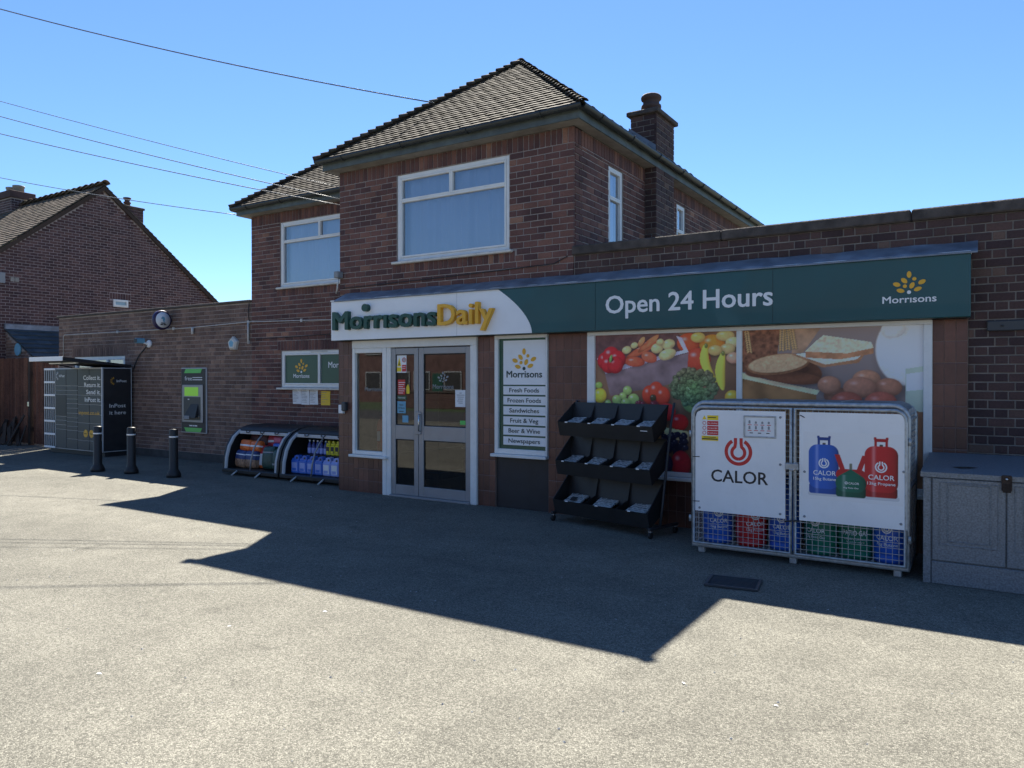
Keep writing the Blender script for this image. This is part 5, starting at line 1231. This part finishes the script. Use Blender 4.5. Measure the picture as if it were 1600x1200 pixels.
# cylinders standing in the cage
def gas_cyl(x, y, mat, lines, label, logo=True, rz=0):
    t = thing('gas_cylinder', label, 'gas cylinder', (x,y,cz0+.024), rz, 'gas cylinders standing in the cage'); r = .148
    MB().lathe([(.135,0),(.14,.0),(.14,.055),(.128,.06),(.142,.075),(r,.10),(r,.42),(.142,.47),(.12,.52),(.08,.55),(.045,.562),(.045,.59),(0,.59)], (0,0,0), 28).build('body', M[mat], t)
    MB().tube([(.075*math.cos(a),.075*math.sin(a),.66) for a in np.linspace(0,6.0,14)], .012, 6).build('collar', M[mat], t)
    for a in (0.4,2.5,4.4): MB().tube([(.075*math.cos(a),.075*math.sin(a),.54),(.075*math.cos(a),.075*math.sin(a),.66)], .011, 6).build('collar_post', M[mat], t)
    MB().lathe([(.02,.58),(.022,.63),(.03,.64),(.03,.66),(0,.665)], (0,0,0), 10).build('valve', M['chrome'], t)
    def bend(v): g = v[0]/(r+.0015); return (math.sin(g)*(r+.0015), -math.cos(g)*(r+.0015), v[2])
    for (s, z, w, h) in lines:
        me = text_mesh(s, w, h, 0, .012); a = np.zeros(len(me.vertices)*3); me.vertices.foreach_get('co', a); a = a.reshape(-1,3)
        b = np.array([bend((p[0],0,z+p[1])) for p in a]); me.vertices.foreach_set('co', b.ravel()); me.update(); me.materials.append(M['let_white']); link('lettering', me, t)
    if logo: calor_logo(t, M['let_white'], 0, .30, 0, .043, bend)
    return t
yg = 7.30
gas_cyl(-2.24, yg, 'blue', [('CALOR',.20,.17,.04),('15kg Butane',.15,.17,.026)], 'blue gas cylinder at the left end of the cage', rz=.3)
gas_cyl(-1.92, yg, 'red', [('CALOR',.20,.17,.04),('13kg Propane',.15,.17,.026)], 'red gas cylinder low in the cage', rz=.5)
gas_cyl(-1.61, yg, 'blue', [('CALOR',.20,.17,.04),('15kg Butane',.15,.17,.026)], 'blue gas cylinder beside the cage centre post')
gas_cyl(-1.29, yg, 'green', [('CALOR',.20,.17,.04),('5kg Patio Gas',.15,.17,.026)], 'green gas cylinder with ring emblem in the cage', rz=-.2)
gas_cyl(-1.00, yg, 'green', [('PATIO GAS',.21,.21,.045),('Barbecues and patio heaters',.17,.19,.014),('for outdoor use only',.145,.15,.014)], 'green gas cylinder marked PATIO GAS in the cage', logo=False, rz=.1)
gas_cyl(-.715, yg-.02, 'blue', [('CALOR',.20,.18,.042),('7kg Butane',.15,.18,.028)], 'blue gas cylinder at the right end of the cage', rz=-.15)

# ================================================================== GREY METAL CABINET
Gc = thing('metal_cabinet', 'grey galvanised service cabinet with double doors at the right edge', 'cabinet', (0,0,0))
gx0, gx1, gy = -.455, 1.35, 7.05
MB().prism([(gy+.012,0),(8.13,0),(8.13,.93),(gy+.012,.87)], gx0, gx1, 'x').build('body', M['galv_sheet'], Gc)
MB().add([(gx0-.02,gy-.02,.875),(gx1+.02,gy-.02,.875),(gx1+.02,8.15,.945),(gx0-.02,8.15,.945),(gx0-.02,gy-.02,.915),(gx1+.02,gy-.02,.915),(gx1+.02,8.15,.985),(gx0-.02,8.15,.985)], [(3,2,1,0),(4,5,6,7),(0,1,5,4),(1,2,6,5),(2,3,7,6),(3,0,4,7)]).build('lid', M['galv_sheet'], Gc)
bx('plinth', M['galv_sheet'], Gc, gx0+.06, gx1-.02, gy-.012, gy+.01, .0, .185, .006); bx('corner_strip', M['galv_sheet'], Gc, gx0, gx0+.055, gy-.014, gy+.01, 0, .872, .004)
def cab_door(x0, x1):
    d = bx('door', M['galv_sheet'], Gc, x0, x1, gy-.012, gy+.01, .193, .868, .006)
    for (i, k) in ((.06,.0),(.13,.0)):
        mb = MB(); a0, a1, b0, b1 = x0+i*.8, x1-i*.75, .193+.13+(.0 if i<.1 else .03), .84-(i-.06)*.2; w = .009
        mb.box(a0,a0+w,gy-.018,gy-.011,b0,b1,.003); mb.box(a1-w,a1,gy-.018,gy-.011,b0,b1,.003); mb.box(a0+w,a1-w,gy-.0175,gy-.011,b0,b0+w,.003); mb.box(a0+w,a1-w,gy-.0175,gy-.011,b1-w,b1,.003)
        mb.build('pressed_rib', M['galv_sheet'], d, False)
    return d
cab_door(gx0+.065, .115); cab_door(.123, .70); cab_door(.708, 1.31)
hs_ = MB(); hs_.box(.085,.155,gy-.045,gy-.02,.80,.925,.008).box(.093,.147,gy-.05,gy-.0455,.79,.86,.006).build('hasp', M['timber_dark'], Gc, False)
MB().lathe([(.009,0),(.009,.006),(0,.008)], (0,0,0), 10).build('rivet', M['chrome'], Gc).matrix_basis = Matrix.Translation((.12,gy-.046,.895)) @ Matrix.Rotation(R(90),4,'X')
lf = MB().add([(-.26,7.32,.937),(-.20,7.27,.934),(-.13,7.30,.936),(-.07,7.34,.941),(-.14,7.36,.942),(-.2,7.36,.940)], [(0,1,2,3,4,5)]).build('dead_leaf', M['timber_dark']); tag(lf, 'dark dead leaf lying on the grey cabinet lid', 'leaf')

# ================================================================== NEWSPAPER RACK
NR = thing('newspaper_rack', 'black wheeled rack of three sloping newspaper trays', 'newspaper rack', (-4.33,7.80,0), R(-14))
Wd = 1.40
def tray(zl, yf, zb, yb, name='tray'):
    """zl lip top height at yf (front), zb back top at yb"""
    t = .008; mb = MB()
    mb.prism([(yf,zl),(yf+t,zl),(yf+.05,zl-.155),(yf+.05-t,zl-.165)], .02, Wd-.02, 'x')              # front lip leaning in
    mb.prism([(yf+.045,zl-.16),(yf+.045,zl-.15),(yb,zl-.02),(yb,zl-.03)], .02, Wd-.02, 'x')           # floor
    mb.prism([(yb,zl-.03),(yb+t,zl-.03),(yb+.06+t,zb),(yb+.06,zb)], .02, Wd-.02, 'x')                # back
    o = mb.build(name, M['black_plastic'], NR)
    for x in (.02, Wd-.03):
        MB().prism([(yf,zl),(yf+.05,zl-.165),(yb+.02,zl-.03),(yb+.06,zb)], x, x+.01, 'x').build('end_panel', M['black_plastic'], o)
    return o
tiers = [(1.175,-.02,1.40,.22),(.72,-.06,1.03,.19),(.265,-.10,.59,.16)]
for k, (zl, yf, zb, yb) in enumerate(tiers):
    o = tray(zl, yf, zb, yb)
    nd = 4 if k < 2 else 3
    for i in range(1, nd):
        x = Wd*i/nd; MB().prism([(yf+.01,zl-.01),(yf+.05,zl-.13),(yb,zl-.025),(yb+.05,zb-.02),(yb-.02,zl+.06)], x-.004, x+.004, 'x').build('divider', M['black_plastic'], o)
for x in (.0, Wd):
    MB().tube([(x,.36,1.42),(x,.30,1.2),(x,.22,.75),(x,.14,.3),(x,.10,.10)], .014, 8).build('side_post', M['dark_grey'], NR)
    MB().box(x-.02,x+.02,-.10,.42,.085,.115,.004).build('foot_bar', M['black_panel'], NR, False)
    for y in (-.07,.38):
        c = MB().lathe([(.034,-.012),(.036,-.01),(.036,.01),(.034,.012)], (0,0,0), 14).build('castor', M['rubber'], NR); c.matrix_basis = Matrix.Translation((x,y,.037)) @ Matrix.Rotation(R(90),4,'Y')
        MB().box(-.02,.02,-.018,.018,.03,.05,.003).build('castor_fork', M['chrome'], c, False).matrix_basis = Matrix.Rotation(R(-90),4,'Y')
for k, x in enumerate((.35,1.15)): MB().box(x,x+.09,-.0275,-.02,1.05,1.075,.001).build('price_ticket', M['ink_grey'] if k == 0 else M['paper'], NR, False).location = (0,.036,.045)
MB().box(1.22,1.31,-.008,-.003,1.12,1.145,0).build('price_ticket', M['paper'], NR, False)
def newsprint():
    m, nt, p, N, L = nodes('newsprint'); tc = N('ShaderNodeTexCoord')
    mp = N('ShaderNodeMapping'); mp.inputs['Scale'].default_value = (9,60,1); L(tc.outputs['Object'], mp.inputs['Vector'])
    n = N('ShaderNodeTexNoise'); n.inputs['Scale'].default_value = 3; n.inputs['Detail'].default_value = 3; L(mp.outputs[0], n.inputs['Vector'])
    b = N('ShaderNodeTexBrick'); b.inputs['Scale'].default_value = 7; b.inputs['Color1'].default_value = (.42,.42,.41,1); b.inputs['Color2'].default_value = (.16,.16,.17,1); b.inputs['Mortar'].default_value = (.55,.55,.53,1); b.inputs['Mortar Size'].default_value = .05; L(tc.outputs['Object'], b.inputs['Vector'])
    r = N('ShaderNodeMapRange'); r.inputs[1].default_value = .42; r.inputs[2].default_value = .58; r.inputs[3].default_value = .45; r.inputs[4].default_value = 1.1; L(n.outputs[0], r.inputs[0])
    mx = N('ShaderNodeMix'); mx.data_type = 'RGBA'; mx.blend_type = 'MULTIPLY'; mx.inputs[0].default_value = 1; L(b.outputs[0], mx.inputs[6]); L(r.outputs[0], mx.inputs[7]); L(mx.outputs[2], p.inputs['Base Color']); p.inputs['Roughness'].default_value = .85
    return m
M['news'] = newsprint()
ordn = ['first', 'second', 'third', 'last']
for k, (zl, yf, zb, yb) in enumerate(tiers):
    nd = 4 if k < 2 else 3
    for i in range(nd):
        w = .20 if k < 2 else .25; xc = Wd*(i+.5)/nd+random.uniform(-.02,.02)-.02
        t = thing('newspaper', f"folded newspaper in the {('top','middle','bottom')[k]} tray, {(ordn if nd==4 else ['first','second','last'])[i]} from the left", 'newspaper', (0,0,0), 0, 'newspapers in the rack')
        a = Vector((0, yf+.03, zl-.055)); b = Vector((0, yb+.01, zl+.035)); V = []; F = []
        for u_ in range(5):
            for v_ in range(5):
                q = a.lerp(b, v_/4); V.append((-w/2+w*u_/4+.012*v_/4, q.y+.004*math.sin(u_*1.4+i), q.z+.005*math.sin(v_*1.2+u_*.8+i*2+k)))
        for u_ in range(4):
            for v_ in range(4): F.append((u_*5+v_, u_*5+5+v_, u_*5+6+v_, u_*5+1+v_))
        mb = MB().add(V, F, True); mb.add([(p[0],p[1]+.004,p[2]-.012) for p in V], [tuple(reversed(f)) for f in F], True)
        o = mb.build('folded_sheets', M['news'], t, False)
        t.matrix_basis = Matrix.Translation((-4.33,7.80,0)) @ Matrix.Rotation(R(-14),4,'Z') @ Matrix.Translation((xc,0,.012)) @ Matrix.Rotation(random.gauss(0,.05),4,'Z')
        MB().quad((-w*.42,a.y-.002+.02,a.z+.018),(-w*.1,a.y+.018,a.z+.018),(-w*.1,a.y+.04,a.z+.030),(-w*.42,a.y+.04,a.z+.030)).build('headline_block', M['ink_grey'], t, False)
        if k == 2 and i == 0: MB().quad((-.03,a.y+.06,a.z+.042),(.05,a.y+.06,a.z+.042),(.05,a.y+.13,a.z+.075),(-.03,a.y+.13,a.z+.075)).build('front_picture', M['ink'], t, False)
        MB().box(-.02,.02,0,.003,0,.012).build('price_clip', M['let_white'], t, False).location = (.0, yf+.004-.006, zl-.02)

# ================================================================== DISPLAY BUNKERS AND THEIR GOODS
def bunker(x0, x1, label):
    t = thing('display_bunker', label, 'display bunker', (0,0,0)); yf, yb = 8.40, 9.36
    prof = [(yf,.10),(yf+.015,.30),(yf+.07,.50),(yf+.17,.66),(yf+.31,.77),(yf+.47,.83),(yf+.62,.85),(yb,.85)]
    bx('base', M['black_plastic'], t, x0, x1, yf-.02, yb, .04, .11, .012); bx('back_panel', M['black_plastic'], t, x0, x1, yb-.03, yb, .112, .84, .004)
    for xa in (x0, x1-.05):
        MB().prism([(a,b) for a,b in prof]+[(yb,.11),(yf,.11)], xa, xa+.05, 'x').build('side_panel', M['black_plastic'], t)
        V = []; F = []; xi = xa+.05 if xa == x0 else xa-.045   # pale edge trim facing out
        for i,(a,b) in enumerate(prof[:6]): V += [(xi,a-.004,b),(xi+.045,a-.004,b),(xi,a+.03,b-.012),(xi+.045,a+.03,b-.012)]
        for i in range(5): F += [(i*4,i*4+1,i*4+5,i*4+4),(i*4+2,i*4,i*4+4,i*4+6),(i*4+1,i*4+3,i*4+7,i*4+5)]
        MB().add(V, F, True).build('edge_trim', M['locker_line'], t)
    V = []; F = []   # rolled hood
    for i,(a,b) in enumerate(prof[4:]): V += [(x0+.05,a,b+.004),(x1-.05,a,b+.004)]
    for i in range(len(prof)-5): F.append((2*i,2*i+1,2*i+3,2*i+2))
    V2 = [(a,b,c-.02) for a,b,c in V]; n = len(V)
    MB().add(V+V2, F+[tuple(reversed([i+n for i in f])) for f in F]+[(0,n,n+1,1)], True).build('hood', M['black_plastic'], t)
    bx('hood_rail', M['locker_line'], t, x0+.10, x1-.10, yf+.275, yf+.30, .70, .755, .006)
    for xa in np.linspace(x0+.35, x1-.35, 3): MB().tube([(xa-.05,yf+.27,.76),(xa-.03,yf+.255,.73),(xa+.03,yf+.255,.73),(xa+.05,yf+.27,.76)], .008, 5).build('hood_handle', M['black_panel'], t)
    xm = (x0+x1)/2; MB().tube([(xm,yf+.01,.11),(xm,yf+.03,.3),(xm,yf+.09,.48),(xm,yf+.19,.63),(xm,yf+.28,.71)], .014, 8).build('centre_bar', M['alu'], t)
    bx('shelf', M['black_plastic'], t, x0+.055, x1-.055, yf+.32, yb-.035, .40, .42, .003)
    for xa in (x0+.42, x1-.42): MB().tube([(xa,yf-.02,.09),(xa-.05,yf-.10,.012)], .013, 8).build('stay', M['locker_line'], t)
    return t
bunker(-11.41, -9.96, 'black roll-top display bunker stocked with fuel bags'); bunker(-9.92, -8.45, 'black roll-top display bunker stocked with screenwash bottles')
M['bag_orange'] = pm('orange_bag', s2l(220,110,50), .45, bump=.5, bs=30); M['bag_blue'] = pm('blue_bag', s2l(50,70,120), .45, var=.3, vs=15, bump=.5, bs=30); M['bag_red'] = pm('red_bag', s2l(185,50,60), .45, bump=.5, bs=30); M['bag_green'] = pm('dark_green_bag', s2l(34,66,58), .4, var=.4, vs=14, bump=.6, bs=30); M['bag_brown'] = pm('brown_bag', s2l(92,56,52), .5, var=.35, vs=16, bump=.5, bs=30)
M['bag_chip'] = pm('bag_picture', s2l(150,116,92), .5, var=.6, vs=30); M['pink'] = pm('pink_pack', s2l(190,90,120), .45, var=.2); M['bottle_blue'] = pm('blue_bottle', s2l(60,66,130), .25, var=.1); M['bottle_y'] = pm('yellow_bottle', s2l(214,206,40), .35, var=.05); M['can_blue'] = pm('blue_can', s2l(58,110,200), .35, var=.06); M['can_pale'] = pm('pale_lilac_can', s2l(150,168,225), .35, var=.05)
def pillow(w, d, h, z0=0, z1=1, n=14, m=20, puff=1.0):
    V = []; F = []
    for i in range(n+1):
        t = z0+(z1-z0)*i/n; s = (1-abs(2*t-1)**3.2); k = .30+.70*max(s,0)**.5; kw = .86+.14*max(s,0)**.5
        for j in range(m):
            g = 2*math.pi*j/m; c, q = math.cos(g), math.sin(g); e = .5
            V.append((math.copysign(abs(c)**e,c)*w/2*kw, math.copysign(abs(q)**e,q)*d/2*k, t*h))
    for i in range(n):
        for j in range(m): F.append((i*m+j,i*m+(j+1)%m,(i+1)*m+(j+1)%m,(i+1)*m+j))
    F += [tuple(range(m-1,-1,-1)), tuple(range(n*m,n*m+m))]
    return MB().add(V, F, True)
def bag(x, y, z, w, d, h, parts, label, group=None, tilt=0, rz=0, cat='fuel bag', name='fuel_bag'):
    t = thing(name, label, cat, (x,y,z), rz, group); t.rotation_euler = (tilt,random.gauss(0,.03),rz)
    for (a, b, mt, nm) in parts: pillow(w, d, h, a, b).build(nm, M[mt], t)
    return t
gb = 'fuel bags in the bunker'
chip = [(0,.50,'bag_chip','picture_band'),(.50,.74,'bag_blue','bag_body'),(.74,.80,'card','label_band'),(.80,1,'bag_blue','bag_top')]
yfb = 8.62
bag(-11.17,yfb,.115,.27,.18,.30,chip,'blue bag with wood picture at the bunker left end',gb,R(-6)); bag(-10.89,yfb,.115,.27,.18,.30,chip,'blue bag with wood picture, second from the bunker left end',gb,R(-6))
org = [(0,.40,'bag_orange','bag_body'),(.40,.55,'card','label_band'),(.55,1,'bag_orange','bag_top')]
bag(-11.13,yfb+.07,.40,.27,.17,.20,org,'orange bag stacked on the leftmost blue bag',gb,R(-12)); bag(-10.86,yfb+.07,.40,.26,.17,.19,org,'orange bag stacked beside the red bag',gb,R(-12))
bag(-10.70,yfb+.10,.115,.20,.17,.40,[(0,.12,'bag_orange','bag_foot'),(.12,.62,'card','label_panel'),(.62,1,'bag_red','bag_top')],'red-topped bag with white label beside the centre bar',gb,R(-10))
for i, x in enumerate((-11.15,-10.92)): bag(x,8.92,.42,.24,.2,.27,[(0,1,'bag_brown','bag_body')],('brown bag on the bunker back shelf, left of two','brown bag on the bunker back shelf, right of two')[i],gb,R(-8))
for i, (x, mt) in enumerate(((-10.70,'bag_red'),(-10.28,'bag_brown'),(-10.06,'bag_orange'))): bag(x,8.95,.42,.22,.2,.28,[(0,.45,mt,'bag_body'),(.45,.6,'card','label_band'),(.6,1,mt,'bag_top')],('red bag on the bunker back shelf','brown banded bag on the bunker back shelf','orange bag on the bunker back shelf')[i],gb,R(-8))
bag(-10.47,yfb+.03,.115,.30,.2,.40,[(0,.7,'bag_green','bag_body'),(.7,.76,'ink_grey','label_band'),(.76,1,'bag_green','bag_top')],'dark green bag right of the bunker centre bar',gb,R(-8)); bag(-10.17,yfb,.115,.30,.2,.36,[(0,.25,'bag_green','bag_foot'),(.25,.33,'ink_grey','label_band'),(.33,1,'bag_green','bag_body')],'dark green bag at the bunker right end',gb,R(-8))
pk = thing('firelighter_pack', 'pink and blue pack standing above the dark green bags', 'pack', (-10.43,8.80,.47)); MB().box(-.10,.10,-.05,.05,.09,.20,.02).build('upper_box', M['pink'], pk, False); MB().box(-.10,.10,-.05,.05,0,.085,.02).build('lower_box', M['can_blue'], pk, False); pk.rotation_euler = (R(-8),0,0)
for k in range(3):
    q = thing('kindling_pack', ('red-brown kindling pack, lowest of the small stack','red-brown kindling pack in the middle of the small stack','red-brown kindling pack on top of the small stack')[k], 'pack', (-10.14,8.80,.45+k*.07), 0, 'kindling packs in the bunker'); MB().box(-.13,.13,-.06,.06,0,.062,.012).build('wrap', M['bag_brown'], q, False); MB().box(.0,.06,-.063,-.058,.01,.055,.002).build('label', M['calor_red'], q, False)
def bottle(x, y, z, label):
    t = thing('screenwash_bottle', label, 'bottle', (x,y,z), 0, 'blue bottles on the bunker shelf')
    MB().lathe([(.034,0),(.037,.006),(.037,.13),(.033,.155),(.016,.195),(.014,.215),(0,.216)], (0,0,0), 16).build('bottle_body', M['bottle_blue'], t); MB().lathe([(.0375,.02),(.0378,.022),(.0378,.105),(.0375,.107)], (0,0,0), 16).build('label', M['can_pale'], t); MB().lathe([(.017,.21),(.017,.235),(0,.237)], (0,0,0), 10).build('cap', M['let_white'], t)
ORD = ('first','second','third','fourth','fifth','sixth')
for i in range(6): bottle(-9.64+i*.095, 8.80, .42, f'blue screenwash bottle with white cap, {ORD[i]} from the left on the bunker shelf')
def can(x, y, z, w, d, h, mat, lab, label, group, cat='bottle', name='fluid_bottle', cap='bottle_blue'):
    t = thing(name, label, cat, (x,y,z), 0, group); hw, hh = w/2, h
    MB().box(-hw,hw,-d/2,d/2,0,h*.74,.015).build('can_body', M[mat], t, False)
    MB().prism([(-hw+.006,h*.735),(hw-.006,h*.735),(hw-.012,h*.96),(hw-.03,h),(-.0,h),(-.015,h*.93),(-hw+.05,h*.84),(-hw+.012,h*.82)], -d*.32, d*.32).build('shoulder', M[mat], t)
    MB().prism([(.008,h*.80),(hw-.032,h*.80),(hw-.032,h*.91),(.02,h*.91)], -d*.33, -d*.325).build('handle_hole', M['black_panel'], t)
    MB().lathe([(.017,h*.80),(.017,h*.95),(0,h*.955)], (-hw+.035,0,0), 12).build('cap', M[cap], t)
    MB().box(-hw*.7,hw*.7,-d/2-.002,-d/2+.001,h*.14,h*.60,0).build('label', M[lab], t, False); MB().box(-hw*.6,hw*.45,-d/2-.003,-d/2-.002,h*.16,h*.30,0).build('label_print', M[mat] if lab != mat else M['ink_blue'], t, False)
for i in range(4): can(-9.18+i*.105, 8.80, .42, .10, .08, .24, 'bottle_y', 'ink', f'yellow bottle with dark label, {ORD[i]} from the left of the four on the bunker shelf', 'yellow bottles on the bunker shelf')
for i in range(4): can(-9.72+i*.185, 8.60, .115, .175, .13, .30, 'can_blue', 'can_pale', f'blue jerrycan on the bunker floor, {ORD[i]} from the left of the four', 'blue jerrycans in the bunker', 'jerrycan', 'jerrycan')
for i in range(2): can(-8.98+i*.18, 8.60, .115, .175, .13, .30, 'can_pale', 'card', ('pale lilac jerrycan next to the blue jerrycans','pale lilac jerrycan, middle of the three pale ones')[i], 'pale jerrycans in the bunker', 'jerrycan', 'jerrycan', 'can_pale')
can(-8.62, 8.60, .115, .175, .13, .30, 'can_pale', 'card', 'pale lilac jerrycan half hidden behind the pier', 'pale jerrycans in the bunker', 'jerrycan', 'jerrycan', 'can_pale')

# ================================================================== DRAIN
dr = thing('drain_grate', 'dark cast iron drain grate set in the asphalt before the gas cage', 'drain', (-1.76,6.14,-.001), R(8))
bx('pit', M['black_panel'], dr, -.19, .19, -.15, .15, .002, .006, 0)
f_ = MB(); f_.box(-.21,.21,-.17,-.145,.003,.022,.003); f_.box(-.21,.21,.145,.17,.003,.022,.003); f_.box(-.21,-.185,-.145,.145,.003,.022,.003); f_.box(.185,.21,-.145,.145,.003,.022,.003); f_.build('rim', M['dark_grey'], dr, False)
for k in range(8): bx('grate_bar', M['dark_grey'], dr, -.185, .185, -.135+k*.037, -.122+k*.037, .007, .014, .003)

# ================================================================== OVERHEAD WIRES
def wire(a, b, sag, r, label, mat='wire_grey'):
    a, b = Vector(a), Vector(b); P = [a.lerp(b, t)-Vector((0,0,sag*4*t*(1-t))) for t in np.linspace(0,1,25)]
    o = MB().tube(P, r, 5).build('overhead_wire', M[mat]); tag(o, label, 'wire', 'overhead wires')
def at(u, v, zc):
    lat = (u-800)/1170*zc; return (lat*_c-zc*_s, zc*_c+lat*_s, 1.68+(592-v)*zc/1170)
def wire2(A, u1, v1, zc, sag, r, label):
    """from the house fixing A through the point seen at (u1,v1), and on to the street pole beyond the frame"""
    A = Vector(A); B = Vector(at(u1, v1, zc)); wire(A, A+(B-A)*1.8, sag, r, label)
wire2((XB0-.02,YF+.04,4.42), 0, 172, 13.5, .12, .0075, 'overhead wire fixed to the bay corner, upper of the close pair')
wire2((XB0-.02,YF+.04,4.33), 0, 199, 13.5, .12, .0075, 'overhead wire fixed to the bay corner, lower of the close pair')
wire2((XB0-.02,YF+.04,4.60), 0, 150, 13.5, .10, .006, 'thin overhead wire passing in front of the wing roof')
wire2((-7.1,8.95,5.86), 30, 0, 12.5, .25, .010, 'topmost overhead wire reaching the front roof slope')
wire2((WX0-.02,WY+.2,4.86), 0, 268, 17.5, .15, .008, 'lowest overhead wire reaching the wing eaves')

# ================================================================== INSIDE THE SHOP
ex = thing('fire_extinguisher', 'red fire extinguisher standing inside the side window', 'extinguisher', (-7.86,8.62,.58))
MB().lathe([(.07,0),(.075,.02),(.075,.40),(.06,.46),(.03,.49),(.025,.52),(0,.52)], (0,0,0), 18).build('cylinder', M['red'], ex); MB().box(-.02,.05,-.02,.02,.52,.56,.006).build('handle', M['ink'], ex, False); MB().tube([(.02,0,.53),(.09,-.01,.45),(.085,-.01,.2)], .012, 6).build('hose', M['ink'], ex); MB().box(-.03,.03,-.078,-.073,.15,.3,0).build('label', M['card'], ex, False)
sbn = thing('window_shelf', 'low dark shelf behind the side window', 'shelf', (0,0,0)); bx('board', M['brown_int'], sbn, -8.15, -7.35, 8.45, 8.85, .54, .575, .004); bx('upright', M['brown_int'], sbn, -8.12, -8.08, 8.47, 8.83, .02, .54, .003); bx('upright', M['brown_int'], sbn, -7.42, -7.38, 8.47, 8.83, .02, .54, .003)
for i in range(1):
    b_ = thing('flower_bunch', 'yellow flower bunch in a dark wrap inside the side window', 'flowers', (-7.66+.05*i,8.60+.05*(i%2),.58)); MB().lathe([(.05,0),(.09,.25),(0,.25)], (0,0,0), 10).build('wrap', M['bag_green'], b_)
    for k in range(26): MB().lathe([(0,-.018),(.02,-.006),(.018,.012),(0,.018)], (random.uniform(-.1,.1),random.uniform(-.08,.08),.27+random.uniform(0,.08)), 7).build('flower', M['let_yellow'], b_)
for k, (x, y) in enumerate(((-7.85,10.6),(-6.35,10.3),(-4.75,10.6))):
    sh = thing('goods_shelf', ('dim shop shelving with goods seen through the side window','dim shop shelving with goods seen through the door glass','dim shop shelving with goods along the inner wall')[k], 'shelving', (x,y,0)); lx = .25 if k != 1 else 1.05; ly = .9 if k != 1 else .25
    MB().box(-lx,lx,-.02 if k==1 else -ly,.02 if k==1 else ly,0,1.8).build('back_board', M['brown_int'], sh, False)
    g_ = MB()
    for z in (.15,.55,.95,1.35):
        MB().box(-lx,lx,-ly,ly,z-.03,z,.003).build('shelf_board', M['alu'], sh, False)
        n = 12
        for i in range(n):
            t_ = -1+2*(i+.5)/n; hh = random.uniform(.16,.3)
            if k == 1: g_.box(t_*lx-.055,t_*lx+.055,-ly,-ly+.16,z+.001,z+hh,.008)
            else: sx = 1 if k == 0 else -1; g_.box(sx*lx-.1*sx-.06,sx*lx-.1*sx+.06,t_*ly-.06,t_*ly+.06,z+.001,z+hh,.008); 
    o = g_.build('packets', M['goods'], sh, False); o['kind'] = 'stuff'
# loose grit and flecks of litter on the asphalt
gr = MB(); rg = random.Random(5)
for i in range(420):
    x, y = rg.uniform(-14,3), rg.uniform(1.2,8); s_ = rg.choice((.004,.005,.006,.009)); a = rg.random()*6.28
    P = [(x+s_*rg.uniform(.6,1.3)*math.cos(a+k*1.2566), y+s_*rg.uniform(.6,1.3)*math.sin(a+k*1.2566)) for k in range(5)]
    n = len(gr.v); gr.add([(p[0],p[1],.001) for p in P]+[(x,y,.001+s_*.8)], [(k,(k+1)%5,5) for k in range(5)])
o = gr.build('grit', M['ink_grey'], None, False); tag(o, 'scattered grit and small stones on the asphalt', 'grit', None, 'stuff')
fl = MB()
for i in range(22):
    x, y = rg.uniform(-12,2.5), rg.uniform(2,7.6); s_ = rg.uniform(.006,.02); a = rg.random()*6.28
    fl.add([(x+s_*math.cos(a),y+s_*math.sin(a),.004),(x+s_*.6*math.cos(a+1.7),y+s_*.6*math.sin(a+1.7),.007),(x+s_*math.cos(a+3.1),y+s_*math.sin(a+3.1),.004),(x+s_*.5*math.cos(a+4.7),y+s_*.5*math.sin(a+4.7),.006)], [(0,1,2,3)])
o = fl.build('litter_flecks', M['paper'], None, False); tag(o, 'pale litter flecks scattered over the forecourt', 'litter', None, 'stuff')
